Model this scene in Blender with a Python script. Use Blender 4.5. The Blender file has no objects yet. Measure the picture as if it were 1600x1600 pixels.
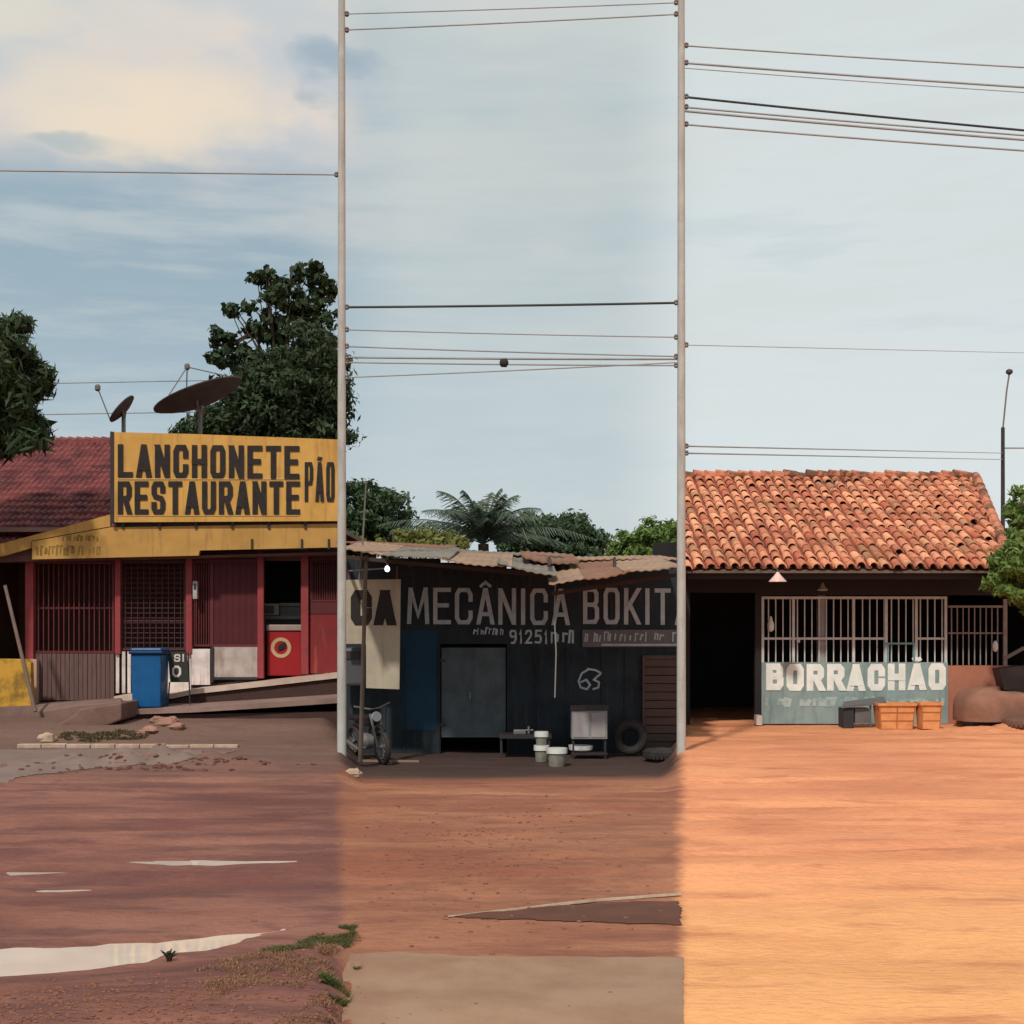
import bpy, math, random
import numpy as np
from mathutils import Vector, noise as mnoise
random.seed(7); rng = np.random.default_rng(7)
S = bpy.context.scene; COL = S.collection
# ------------------------------------------------------------ camera, sky, sun, exposure
H, F, HY = 1.8, 2200.0, 980.0           # eye height, focal length in photo pixels, horizon row
cam = bpy.data.cameras.new('camera'); co = bpy.data.objects.new('camera', cam); COL.objects.link(co)
co.location = (0, 0, H); co.rotation_euler = (math.radians(90), 0, 0)
cam.sensor_width = 36; cam.lens = F/1600*36; cam.shift_y = (HY-800)/1600
cam.clip_end = 5000; S.camera = co
S.view_settings.view_transform = 'Standard'; S.view_settings.look = 'None'
S.view_settings.exposure = 0; S.view_settings.gamma = 1
SUN_EL, SUN_AZ = math.radians(48), math.radians(200)      # azimuth clockwise from +Y: behind the camera, a little left
sd = bpy.data.lights.new('sun', 'SUN'); so = bpy.data.objects.new('sun', sd); COL.objects.link(so)
sd.energy = 3.0; sd.angle = math.radians(3); sd.color = (1, .94, .84)
sv = Vector((math.sin(SUN_AZ)*math.cos(SUN_EL), math.cos(SUN_AZ)*math.cos(SUN_EL), math.sin(SUN_EL)))
so.rotation_euler = sv.to_track_quat('Z', 'Y').to_euler(); so.location = sv*60

def lin(c): return tuple(((v/255)/12.92 if v/255 <= .04045 else ((v/255+.055)/1.055)**2.4) for v in c)
def rgb(r, g, b, k=1.0):
    return tuple(min(.93, v*k) for v in lin((r, g, b)))+(1,)

class NT:
    def __init__(s, tree): s.t = tree; s.n = tree.nodes; s.l = tree.links
    def new(s, kind, **kw):
        n = s.n.new(kind)
        for k, v in kw.items(): setattr(n, k, v)
        return n
    def put(s, sock, v):
        if isinstance(v, bpy.types.NodeSocket): s.l.new(v, sock)
        else: sock.default_value = v
    def math(s, op, a, b=0.0, c=None, clamp=False):
        n = s.new('ShaderNodeMath', operation=op, use_clamp=clamp); s.put(n.inputs[0], a); s.put(n.inputs[1], b)
        if c is not None: s.put(n.inputs[2], c)
        return n.outputs[0]
    def smooth(s, v, a, b):
        n = s.new('ShaderNodeMapRange', interpolation_type='SMOOTHSTEP'); s.put(n.inputs[0], v)
        lo, hi, f, t = (a, b, 0, 1) if a < b else (b, a, 1, 0)
        for i, x in zip((1, 2, 3, 4), (lo, hi, f, t)): n.inputs[i].default_value = x
        return n.outputs[0]
    def mix(s, f, a, b, blend='MIX'):
        n = s.new('ShaderNodeMix', data_type='RGBA', blend_type=blend); s.put(n.inputs[0], f); s.put(n.inputs[6], a); s.put(n.inputs[7], b)
        return n.outputs[2]
    def noise(s, vec, scale, detail=4, rough=.55, mapscale=None, off=(0, 0, 0)):
        if mapscale or off != (0, 0, 0):
            m = s.new('ShaderNodeMapping'); s.l.new(vec, m.inputs[0]); m.inputs['Scale'].default_value = mapscale or (1, 1, 1); m.inputs['Location'].default_value = off; vec = m.outputs[0]
        n = s.new('ShaderNodeTexNoise'); s.l.new(vec, n.inputs['Vector']); n.inputs['Scale'].default_value = scale
        n.inputs['Detail'].default_value = detail; n.inputs['Roughness'].default_value = rough
        return n.outputs['Fac']

W = bpy.data.worlds.new('World'); S.world = W; W.use_nodes = True
w = NT(W.node_tree); bgn = w.n['Background']
tc = w.new('ShaderNodeTexCoord').outputs['Generated']
sep = w.new('ShaderNodeSeparateXYZ'); w.l.new(tc, sep.inputs[0])
az = w.math('ARCTAN2', sep.outputs[0], sep.outputs[1]); el = w.math('ARCSINE', sep.outputs[2])
comb = w.new('ShaderNodeCombineXYZ'); w.l.new(az, comb.inputs[0]); w.l.new(el, comb.inputs[2])
n1 = w.noise(comb.outputs[0], 3.2, 5, .5, (1, 1, 2.6)); n2 = w.noise(comb.outputs[0], 9, 4, .5, (1, 1, 2.2), (3, 0, 1))
n1c = w.math('SUBTRACT', n1, .5); n2c = w.math('SUBTRACT', n2, .5)
grey = w.mix(w.smooth(az, -.16, -.06), rgb(154, 177, 190), rgb(192, 204, 206))
grey = w.mix(w.smooth(az, .07, .14), grey, rgb(220, 228, 228))
st = w.noise(comb.outputs[0], 4, 6, .6, (1, 1, 7), (1, 0, 2)); grey = w.mix(w.math('MULTIPLY', w.smooth(st, .42, .66), .5), grey, rgb(214, 217, 214)); grey = w.mix(w.math('MULTIPLY', w.smooth(st, .5, .3), .3), grey, rgb(176, 194, 202))
n3 = w.noise(comb.outputs[0], 6, 5, .55, (1, 1, 1.6), (7, 0, 4)); n3c = w.math('SUBTRACT', n3, .5)
low = w.smooth(w.math('ADD', el, w.math('MULTIPLY', n1c, .06)), .26, .10)     # paler towards the horizon
grey = w.mix(w.math('MULTIPLY', low, .5), grey, w.mix(w.smooth(az, .06, .14), rgb(196, 210, 216), rgb(224, 231, 232)))
cream = w.mix(w.smooth(n2, .36, .6), rgb(202, 206, 212), rgb(230, 219, 208)); cream = w.mix(w.math('MULTIPLY', w.smooth(n3, .45, .65), .5), cream, rgb(206, 211, 208))
e2 = w.math('ADD', w.math('ADD', el, w.math('MULTIPLY', n1c, .09)), w.math('MULTIPLY', n2c, .05))
cm = w.math('MULTIPLY', w.smooth(e2, .27, .335), w.smooth(az, -.09, -.135))
cr = w.mix(cm, grey, cream)
def blob(a0, e0, sa, se):
    da = w.math('DIVIDE', w.math('SUBTRACT', w.math('ADD', az, w.math('MULTIPLY', n3c, .16)), a0), sa); de = w.math('DIVIDE', w.math('SUBTRACT', w.math('ADD', el, w.math('MULTIPLY', n2c, .09)), e0), se)
    return w.smooth(w.math('ADD', w.math('MULTIPLY', da, da), w.math('MULTIPLY', de, de)), 1.0, .0)
cr = w.mix(w.math('MULTIPLY', blob(-.25, .343, .11, .04), .75), cr, rgb(246, 228, 200))
cr = w.mix(w.math('MULTIPLY', blob(-.36, .43, .07, .09), .6), cr, rgb(236, 228, 205))
cr = w.mix(w.math('MULTIPLY', blob(-.122, .372, .036, .02), .95), cr, rgb(158, 178, 192))
cr = w.mix(w.math('MULTIPLY', blob(-.30, .325, .035, .012), .7), cr, rgb(172, 188, 194))
cr = w.mix(w.math('MULTIPLY', w.math('MULTIPLY', w.smooth(n1, .48, .66), w.math('MULTIPLY', w.smooth(az, .14, .02), w.smooth(az, -.16, -.08))), .6), cr, rgb(214, 214, 212))
cr = w.mix(w.math('MULTIPLY', blob(.03, .32, .16, .045), .35), cr, rgb(216, 216, 210))
cr = w.mix(w.math('MULTIPLY', w.smooth(el, .36, .44), .5), cr, rgb(214, 219, 214))
sky = w.new('ShaderNodeTexSky', sky_type='NISHITA', sun_disc=False); sky.sun_elevation = SUN_EL; sky.sun_rotation = SUN_AZ
skys = w.mix(1.0, sky.outputs[0], (.09, .09, .09, 1), 'MULTIPLY')
fin = w.mix(.93, skys, cr); w.l.new(fin, bgn.inputs[0]); bgn.inputs[1].default_value = 1.0

# ------------------------------------------------------------ helpers
def P(px, py, D): return Vector(((px-800)/F*D, D, H-(py-HY)/F*D))
def sstep(a, b, x):
    t = min(1, max(0, (x-a)/(b-a))); return t*t*(3-2*t)
def wl(o):
    v = Vector((0, 0, 0))
    while o: v += o.location; o = o.parent
    return v
MATS = {}
def mat(name, base, rough=.8, alt=None, amt=.5, scale=3.0, bump=.0, bscale=30, metal=0, spec=.3, stretch=None, streak=None, hard=False, emit=None):
    if name in MATS: return MATS[name]
    m = bpy.data.materials.new(name); m.use_nodes = True; k = NT(m.node_tree); b = k.n['Principled BSDF']
    tc = k.new('ShaderNodeTexCoord').outputs['Object']
    alt = alt or tuple(v*.55 for v in base[:3])+(1,)
    f = k.noise(tc, scale, 6, .62, stretch)
    f = k.math('MULTIPLY', k.smooth(f, .42, .60) if hard else k.smooth(f, .3, .75), amt)
    c = k.mix(f, base, alt)
    if streak:
        f2 = k.math('MULTIPLY', k.smooth(k.noise(tc, 5, 5, .6, (2.2, 2.2, .25), (5, 1, 2)), .5, .72), streak[1]); c = k.mix(f2, c, streak[0])
    fine = k.noise(tc, 60, 3, .6); c = k.mix(.5, c, k.mix(fine, (.35, .35, .35, 1), (1.5, 1.5, 1.5, 1)), 'MULTIPLY') if False else c
    k.l.new(c, b.inputs['Base Color']); b.inputs['Roughness'].default_value = rough; b.inputs['Metallic'].default_value = metal
    b.inputs['Specular IOR Level'].default_value = spec
    if bump:
        bn = k.new('ShaderNodeBump'); bn.inputs['Strength'].default_value = bump; bn.inputs['Distance'].default_value = .02
        k.l.new(k.noise(tc, bscale, 5, .6), bn.inputs['Height']); k.l.new(bn.outputs[0], b.inputs['Normal'])
    if emit: b.inputs['Emission Color'].default_value = emit[0]; b.inputs['Emission Strength'].default_value = emit[1]
    MATS[name] = m; return m

def leafmat(name, c1, c2, trans=.25):
    m = bpy.data.materials.new(name); m.use_nodes = True; k = NT(m.node_tree); b = k.n['Principled BSDF']
    r = k.new('ShaderNodeNewGeometry').outputs['Random Per Island']
    c = k.mix(r, c1, c2); k.l.new(c, b.inputs['Base Color']); b.inputs['Roughness'].default_value = .6; b.inputs['Specular IOR Level'].default_value = .25
    tr = k.new('ShaderNodeBsdfTranslucent'); k.l.new(c, tr.inputs[0]); mx = k.new('ShaderNodeMixShader'); mx.inputs[0].default_value = trans
    k.l.new(b.outputs[0], mx.inputs[1]); k.l.new(tr.outputs[0], mx.inputs[2]); k.l.new(mx.outputs[0], k.n['Material Output'].inputs[0])
    return m

class MB:
    def __init__(s): s.v = []; s.f = []
    def quad(s, a, b, c, d): n = len(s.v); s.v += [tuple(a), tuple(b), tuple(c), tuple(d)]; s.f.append((n, n+1, n+2, n+3)); return s
    def box(s, x0, x1, y0, y1, z0, z1):
        n = len(s.v); s.v += [(x, y, z) for z in (z0, z1) for y in (y0, y1) for x in (x0, x1)]
        s.f += [tuple(n+i for i in q) for q in ((0, 2, 3, 1), (4, 5, 7, 6), (0, 1, 5, 4), (2, 6, 7, 3), (0, 4, 6, 2), (1, 3, 7, 5))]; return s
    def pbox(s, px0, py0, px1, py1, D, th=.05):           # front face given in photo pixels at distance D
        a = P(px0, py1, D); b = P(px1, py0, D); return s.box(a.x, b.x, D, D+th, a.z, b.z)
    def prism(s, pts, D, th):                              # polygon (pixels) at D, extruded backwards
        n = len(s.v); k = len(pts); q = [P(x, y, D) for x, y in pts]
        s.v += [tuple(p) for p in q]+[(p.x, p.y+th, p.z) for p in q]
        s.f.append(tuple(range(n, n+k))); s.f.append(tuple(range(n+2*k-1, n+k-1, -1)))
        for i in range(k): j = (i+1) % k; s.f.append((n+i, n+k+i, n+k+j, n+j))
        return s
    def solid(s, top, dz):                                 # closed solid under a 3-D polygon
        n = len(s.v); k = len(top); s.v += [tuple(p) for p in top]+[(p[0], p[1], p[2]-dz) for p in top]
        s.f.append(tuple(range(n, n+k))); s.f.append(tuple(range(n+2*k-1, n+k-1, -1)))
        for i in range(k): j = (i+1) % k; s.f.append((n+i, n+k+i, n+k+j, n+j))
        return s
    def bar(s, a, b, w, d=None):
        a = Vector(a); b = Vector(b); return s.tube([a, b], [w/2, (d or w)/2], 4)
    def tube(s, pts, rad, seg=8, cap=True):
        pts = [Vector(p) for p in pts]; k = len(pts)
        rad = list(rad) if isinstance(rad, (list, tuple)) else [rad]*k
        n = len(s.v)
        for i, p in enumerate(pts):
            t = (pts[min(i+1, k-1)]-pts[max(i-1, 0)]).normalized()
            u = t.cross(Vector((0, 1, 0))); u = u.normalized() if u.length > .05 else t.cross(Vector((1, 0, 0))).normalized(); vv = t.cross(u)
            for j in range(seg):
                a = 2*math.pi*(j+.5)/seg; s.v.append(tuple(p+(u*math.cos(a)+vv*math.sin(a))*rad[i]))
        for i in range(k-1):
            for j in range(seg):
                a = n+i*seg+j; b = n+i*seg+(j+1) % seg; s.f.append((a, b, b+seg, a+seg))
        if cap: s.f.append(tuple(range(n+seg-1, n-1, -1))); s.f.append(tuple(range(n+(k-1)*seg, n+k*seg)))
        return s
    def lathe(s, c, prof, seg=20, axis='z', cap=True):
        n = len(s.v); c = Vector(c)
        for r, h in prof:
            for j in range(seg):
                a = 2*math.pi*j/seg; x, y = r*math.cos(a), r*math.sin(a)
                s.v.append(tuple(c+(Vector((x, y, h)) if axis == 'z' else Vector((x, h, y)) if axis == 'y' else Vector((h, x, y)))))
        for i in range(len(prof)-1):
            for j in range(seg):
                a = n+i*seg+j; b = n+i*seg+(j+1) % seg; s.f.append((a, b, b+seg, a+seg))
        if cap: s.f.append(tuple(range(n+seg-1, n-1, -1))); m = n+(len(prof)-1)*seg; s.f.append(tuple(range(m, m+seg)))
        return s
    def torus(s, c, R, r, axis='y', seg=28, sub=10):
        prof = [(R+r*math.cos(2*math.pi*i/sub), r*math.sin(2*math.pi*i/sub)) for i in range(sub+1)]
        return s.lathe(c, prof, seg, axis, cap=False)
    def rock(s, c, r, k=.3):
        n = len(s.v); c = Vector(c); rr = 7; 
        for i in range(5):
            ph = math.pi*(i+.5)/5-math.pi/2
            for j in range(rr):
                a = 2*math.pi*j/rr; q = r*(1+random.uniform(-k, k))
                s.v.append((c.x+q*math.cos(ph)*math.cos(a)*1.3, c.y+q*math.cos(ph)*math.sin(a), c.z+q*math.sin(ph)*.65))
        for i in range(4):
            for j in range(rr): a = n+i*rr+j; b = n+i*rr+(j+1) % rr; s.f.append((a, b, b+rr, a+rr))
        s.f.append(tuple(range(n+rr-1, n-1, -1))); s.f.append(tuple(range(n+4*rr, n+5*rr))); return s
    def build(s, name, m, parent=None, smooth=False, bevel=0, label=None):
        off = wl(parent) if parent else Vector((0, 0, 0))
        me = bpy.data.meshes.new(name); me.from_pydata([(x-off.x, y-off.y, z-off.z) for x, y, z in s.v], [], s.f); me.update()
        if m: me.materials.append(m)
        o = bpy.data.objects.new(name, me); COL.objects.link(o); o.parent = parent
        if smooth:
            me.shade_smooth()
            try: me.set_sharp_from_angle(angle=math.radians(40))
            except Exception: pass
        if bevel:
            bv = o.modifiers.new('b', 'BEVEL'); bv.width = bevel; bv.segments = 2; bv.limit_method = 'ANGLE'
        if label: o['label'] = label
        return o
def from_np(name, verts, faces, m, parent=None):
    off = np.array(wl(parent)) if parent else 0
    me = bpy.data.meshes.new(name); verts = verts-off; k = faces.shape[1]
    me.vertices.add(len(verts)); me.vertices.foreach_set('co', verts.astype(np.float32).ravel())
    me.loops.add(faces.size); me.loops.foreach_set('vertex_index', faces.astype(np.int32).ravel())
    me.polygons.add(len(faces)); me.polygons.foreach_set('loop_start', np.arange(0, faces.size, k, dtype=np.int32))
    me.update(calc_edges=True); me.materials.append(m)
    o = bpy.data.objects.new(name, me); COL.objects.link(o); o.parent = parent; return o
def tag(o, label=None, cat=None, group=None, kind=None):
    for k, v in (('label', label), ('category', cat), ('group', group), ('kind', kind)):
        if v: o[k] = v
    return o
def thing(name, loc, label, cat, group=None):
    o = bpy.data.objects.new(name, None); COL.objects.link(o); o.location = loc; o.empty_display_size = .2
    return tag(o, label, cat, group)

# stroke lettering: every glyph is a set of centre lines in a unit box
def rnd(c=.16): return [(c, 1), (1-c, 1), (1, 1-c*.8), (1, c*.8), (1-c, 0), (c, 0), (0, c*.8), (0, 1-c*.8), (c, 1)]
G = {
 'L': [[(0, 1), (0, 0), (1, 0)]], 'I': [[(.5, 0), (.5, 1)]], 'H': [[(0, 0), (0, 1)], [(1, 0), (1, 1)], [(0, .5), (1, .5)]],
 'A': [[(0, 0), (.46, 1)], [(1, 0), (.54, 1)], [(.2, .26), (.8, .26)]],
 'N': [[(0, 0), (0, 1)], [(1, 0), (1, 1)], [(.04, 1), (.96, 0)]],
 'M': [[(0, 0), (.08, 1)], [(1, 0), (.92, 1)], [(.1, 1), (.5, .2), (.9, 1)]],
 'C': [[(1, .7), (1, .86), (.82, 1), (.18, 1), (0, .86), (0, .14), (.18, 0), (.82, 0), (1, .14), (1, .3)]],
 'O': [rnd()], '0': [rnd(.3)], 'E': [[(1, 1), (0, 1), (0, 0), (1, 0)], [(0, .52), (.85, .52)]], 'T': [[(0, 1), (1, 1)], [(.5, 1), (.5, 0)]],
 'R': [[(0, 0), (0, 1), (.82, 1), (1, .88), (1, .6), (.82, .48), (0, .48)], [(.55, .48), (1, 0)]],
 'P': [[(0, 0), (0, 1), (.82, 1), (1, .88), (1, .6), (.82, .46), (0, .46)]],
 'B': [[(0, 0), (0, 1), (.8, 1), (.96, .88), (.96, .64), (.8, .53), (0, .53)], [(.8, .53), (1, .4), (1, .12), (.82, 0), (0, 0)]],
 'S': [[(1, .76), (1, .88), (.82, 1), (.18, 1), (0, .88), (0, .66), (.18, .54), (.82, .48), (1, .36), (1, .12), (.82, 0), (.18, 0), (0, .12), (0, .26)]],
 'U': [[(0, 1), (0, .14), (.18, 0), (.82, 0), (1, .14), (1, 1)]], 'K': [[(0, 0), (0, 1)], [(1, 1), (.08, .42)], [(.3, .56), (1, 0)]],
 'V': [[(0, 1), (.5, 0), (1, 1)]], 'D': [[(0, 0), (0, 1), (.75, 1), (1, .84), (1, .16), (.75, 0), (0, 0)]], 'F': [[(0, 0), (0, 1), (1, 1)], [(0, .5), (.8, .5)]],
 'G': [[(1, .8), (.8, 1), (.2, 1), (0, .85), (0, .15), (.2, 0), (1, 0), (1, .45), (.6, .45)]], 'Z': [[(0, 1), (1, 1), (0, 0), (1, 0)]], 'X': [[(0, 0), (1, 1)], [(0, 1), (1, 0)]],
 '9': [[(1, .55), (.2, .5), (0, .65), (0, .88), (.2, 1), (.8, 1), (1, .85), (1, .3), (.7, 0), (.3, 0)]], '1': [[(.1, .75), (.55, 1), (.55, 0)]],
 '2': [[(0, .78), (.15, .97), (.8, 1), (1, .8), (.9, .55), (0, 0), (1, 0)]], '5': [[(1, 1), (.1, 1), (.05, .55), (.75, .6), (1, .42), (.95, .12), (.7, 0), (0, .05)]],
 '4': [[(.75, 0), (.75, 1), (0, .35), (1, .35)]], '8': [[(.5, .53), (.08, .68), (.08, .88), (.3, 1), (.7, 1), (.92, .88), (.92, .68), (.5, .53), (0, .35), (0, .12), (.25, 0), (.75, 0), (1, .12), (1, .35), (.5, .53)]],
 '3': [[(0, .9), (.3, 1), (.8, 1), (1, .82), (.8, .56), (.4, .53)], [(.8, .53), (1, .3), (.85, .05), (.5, 0), (0, .08)]], '7': [[(0, 1), (1, 1), (.4, 0)]], '6': [[(.9, 1), (.3, .85), (0, .4), (.1, .05), (.6, 0), (1, .15), (.95, .42), (.5, .5), (.08, .3)]],
 '-': [[(.1, .5), (.9, .5)]], ')': [[(.3, 1), (.8, .5), (.3, 0)]], '(': [[(.7, 1), (.2, .5), (.7, 0)]], ' ': []}
def ribbon(mb, pts, t, D, cap):
    """a painted stroke: one quad per segment, each a fraction of a millimetre nearer than the last"""
    pts = [Vector((x, z)) for x, z in pts]; closed = (pts[0]-pts[-1]).length < 1e-6
    if closed: pts = pts[:-1]
    k = len(pts)
    def diag(d): return abs(d.x) > .04 and abs(d.y) > abs(d.x)*.9
    if not closed and cap:
        for e, f_ in ((0, 1), (-1, -2)):
            d = (pts[e]-pts[f_]).normalized(); pts[e] = pts[e]+(d*(t/2/abs(d.y)) if diag(d) else d*t/2)
    L, Rr = [], []
    for i in range(k):
        a = pts[i-1] if (i or closed) else None; b = pts[(i+1) % k] if (i < k-1 or closed) else None; p = pts[i]
        d1 = (p-a).normalized() if a is not None else None; d2 = (b-p).normalized() if b is not None else None
        if d1 is None or d2 is None:
            d = d1 or d2
            o = Vector((-math.copysign(1, d.y), 0))*(t/2/abs(d.y)) if cap and diag(d) else Vector((-d.y, d.x))*t/2
        else:
            nn = Vector((-d1.y-d2.y, d1.x+d2.x)); nn = nn.normalized() if nn.length > 1e-5 else Vector((-d1.y, d1.x))
            o = nn*(t/2/max(.5, nn.dot(Vector((-d1.y, d1.x)))))
        L.append(p+o); Rr.append(p-o)
    for i in range(k if closed else k-1):
        j = (i+1) % k; y = D-.0004*i
        mb.quad((L[i].x, y, L[i].y), (Rr[i].x, y, Rr[i].y), (Rr[j].x, y, Rr[j].y), (L[j].x, y, L[j].y))
def scribble(mb, px0, py0, px1, py1, D, t, step=5, seed=1):
    """worn, unreadable painted marks"""
    r = random.Random(seed); x = px0; n = 0
    while x < px1-2:
        if r.random() < .12: x += step*.8; continue
        w_ = step*r.uniform(.5, .9); a = r.uniform(0, .35)*(py1-py0); b = r.uniform(0, .2)*(py1-py0)
        pl = [(x, py1-b), (x+w_*r.uniform(0, .4), py0+a), (x+w_, py0+a+r.uniform(0, 2)), (x+w_*r.uniform(.6, 1), py1-b)][:r.choice((2, 3, 4))]
        ribbon(mb, [((P(a_, 0, D)).x, P(0, b_, D).z) for a_, b_ in pl], t/F*D*r.uniform(.7, 1.2), D-.002*(n % 2), False); x += step; n += 1
    return mb
def text(mb, s, px0, py0, px1, py1, D, t, gap=.28, widths=None, wob=0, tv=None, slope=0):
    """letters fitted into a pixel box; t = stroke width in pixels"""
    ws = [(.35 if ch == 'I' else .5 if ch in ' 1' else 1.25 if ch == 'M' else 1) for ch in s] if widths is None else widths
    tot = sum(ws)+gap*(len(s)-1); u = (px1-px0)/tot; x = px0
    tt = t/F*D
    for i, (ch, wd) in enumerate(zip(s, ws)):
        x0, x1 = x+t/2, x+wd*u-t/2
        j = random.uniform(-wob, wob); sl = slope*(x-px0)/(px1-px0)
        base = {'Ã': 'A', 'Â': 'A', 'É': 'E'}.get(ch, ch)
        y0, y1 = py0+t/2+j+sl, py1-t/2+j+sl
        for q, pl in enumerate(G[base]):
            pts = []
            for a, b in pl:
                p = P(x0+a*(x1-x0), y1+(y0-y1)*b, D); pts.append((p.x, p.z))
            if base == 'I': pts = [((P(x+wd*u/2, 0, D)).x, z) for _, z in pts]
            ribbon(mb, pts, tt, D-.006*q-.0030*(i % 2), True)
        if ch == 'Ã': ribbon(mb, [((P(x0+a*(x1-x0), 0, D)).x, P(0, y0-t*1.0-(y1-y0)*b, D).z) for a, b in ((.1, .0), (.35, .07), (.65, .02), (.9, .09))], tt*.6, D-.003, False)
        if ch == 'Â': ribbon(mb, [((P(x0+a*(x1-x0), 0, D)).x, P(0, y0-t*.8-(y1-y0)*b, D).z) for a, b in ((.1, .0), (.5, .14), (.9, .0))], tt*.7, D-.003, False)
        if ch == 'É': ribbon(mb, [((P(x0+a*(x1-x0), 0, D)).x, P(0, y0-t*.8-(y1-y0)*b, D).z) for a, b in ((.3, .0), (.7, .14))], tt*.7, D-.003, False)
        x += wd*u+gap*u
    return mb

# ------------------------------------------------------------ ground
PUD = [(-3.6, 8.0), (-2.62, 7.95), (-2.05, 8.18), (-1.35, 8.55), (-1.32, 8.42), (-1.62, 8.0), (-2.0, 7.62), (-2.5, 7.32), (-3.6, 7.28)]
def polyd(x, y, poly):                                     # signed distance, negative inside
    d = 1e9; ins = False; n = len(poly)
    for i in range(n):
        ax, ay = poly[i]; bx, by = poly[(i+1) % n]; ex, ey = bx-ax, by-ay
        t = max(0, min(1, ((x-ax)*ex+(y-ay)*ey)/(ex*ex+ey*ey))); d = min(d, math.hypot(x-ax-t*ex, y-ay-t*ey))
        if (ay > y) != (by > y) and x < (bx-ax)*(y-ay)/(by-ay)+ax: ins = not ins
    return -d if ins else d
def h0(x, y):
    u = x/max(y, 1)
    mid = sstep(-.124, -.104, u)*(1-sstep(.104, .124, u)) if y > 4 else 0
    z = -.315*sstep(14, 21.8, y)*mid
    left = 1-sstep(-.135, -.118, u)
    z += left*.23*sstep(20.8, 24.2, y)
    z += -.06*sstep(-.2, .2, u)*0
    # raised bank in front of the puddle, on the near right of the left part
    z += left*.10*(1-sstep(6.6, 7.5, y-(x+2.0)*.75))*sstep(2, 4, y)
    return z
def hh(x, y):
    z = h0(x, y)
    if 2 < y < 40 and abs(x) < 16:
        a = 1 if y < 30 else 1-(y-30)/10
        r = mnoise.noise(Vector((x*.35, y*1.5, 1.3)))*.026 + mnoise.noise(Vector((x*.9, y*2.6, 4.3)))*.014+mnoise.noise(Vector((x*2.6, y*4, 7.3)))*.009+mnoise.noise(Vector((x*7, y*9, 2.3)))*.004
        z += a*r
        u = x/y
        if y > 11 and u > -.36:
            for cx, cy, sx, sy, hgt in ((-4.6, 18.6, 1.5, .45, .17), (-5.6, 18.2, 1.1, .3, .09), (-3.3, 17.9, .9, .3, .08), (-5.6, 22.8, 1.0, .5, .08), (8.4, 24.3, 1, .5, .1)):
                q = ((x-cx)/sx)**2+((y-cy)/sy)**2
                if q < 4: z += hgt*math.exp(-q*1.5)*(1+1.2*mnoise.noise(Vector((x*3, y*3, 2))))
        # long ruts
        for ry, am, sl in ((9.9, .022, .06), (10.5, .022, .05), (11.3, .035, .05), (12.1, .025, .02), (12.9, .03, .03), (13.7, .03, .09), (15.2, .03, -.03), (16.5, .03, .06)):
            e = y-ry-.3*math.sin(x*.45+ry)-sl*x+.05*mnoise.noise(Vector((x*1.5, ry, 0))); am *= .4+.9*abs(mnoise.noise(Vector((x*.4, ry*3, 5))))*2.6
            z += -am*math.exp(-(e/.11)**2)+am*.6*math.exp(-((abs(e)-.24)/.09)**2)
        if x < -.9 and 6.6 < y < 9.4:
            d = polyd(x, y, PUD)+.13*mnoise.noise(Vector((x*2.3, y*2.3, 4)))+.05*mnoise.noise(Vector((x*7, y*7, 4))); z = z*(sstep(0, .35, d)) - .05*(1-sstep(-.12, .06, d)) if d < .35 else z
        # wheel-rut puddles
        for cx, cy, sx, sy in ((-2.55, 10.75, .75, .16), (-3.5, 10.25, .45, .10), (-3.05, 9.75, .42, .08), (1.2, 9.3, 1.15, .3)):
            q = ((x-cx)/sx)**2+((y-cy-.08*(x-cx))/sy)**2
            if q < 3: z -= .035*math.exp(-q)
    return z
xs = np.concatenate([np.array([-900, -400, -200, -100, -60, -40, -30, -24, -19, -15, -13]), np.arange(-12, 12.01, .085), np.array([13, 15, 19, 24, 30, 40, 60, 100, 200, 400, 900])])
ys = np.concatenate([np.array([-300, -100, -40, -15, -5, 0, 2, 3.5, 4.5, 5]), np.arange(5.2, 12, .05), np.arange(12, 28, .1), np.array([29, 31, 34, 38, 44, 55, 75, 110, 200, 400, 900, 2500])])
V = np.array([(x, y, hh(x, y)) for y in ys for x in xs]); nx = len(xs); ii, jj = np.meshgrid(np.arange(len(ys)-1), np.arange(nx-1), indexing='ij')
a = (ii*nx+jj).ravel(); Fc = np.stack([a, a+1, a+1+nx, a+nx], 1)
gm = bpy.data.materials.new('dirt_ground'); gm.use_nodes = True; k = NT(gm.node_tree); b = k.n['Principled BSDF']
pos = k.new('ShaderNodeNewGeometry').outputs['Position']; sp = k.new('ShaderNodeSeparateXYZ'); k.l.new(pos, sp.inputs[0])
X, Y = sp.outputs[0], sp.outputs[1]
nb = k.noise(pos, 1.0, 7, .62, (.3, .8, 1)); ns = k.noise(pos, 1.0, 8, .66, (.8, 2.6, 1), (4, 2, 0)); nf = k.noise(pos, 9, 6, .65, (1, 2.2, 1)); npz = k.noise(pos, .8, 5, .6, (.5, 1, 1), (9, 3, 0))
u = k.math('ADD', k.math('DIVIDE', X, k.math('MAXIMUM', Y, 3.0)), k.math('ADD', k.math('MULTIPLY', k.math('SUBTRACT', nf, .5), .02), k.math('MULTIPLY', k.math('SUBTRACT', k.noise(pos, .9, 4, .5), .5), .022)))
mL = k.smooth(u, -.116, -.126); mR = k.smooth(u, .114, .126)  # dimmer light at left, brighter at right, put into the soil colours
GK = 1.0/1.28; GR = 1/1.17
cl = k.mix(k.smooth(nb, .35, .65), rgb(128, 80, 72, GK), rgb(164, 112, 96, GK)); cl = k.mix(k.math('MULTIPLY', k.smooth(ns, .46, .62), .75), cl, rgb(112, 70, 66, GK))
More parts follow.
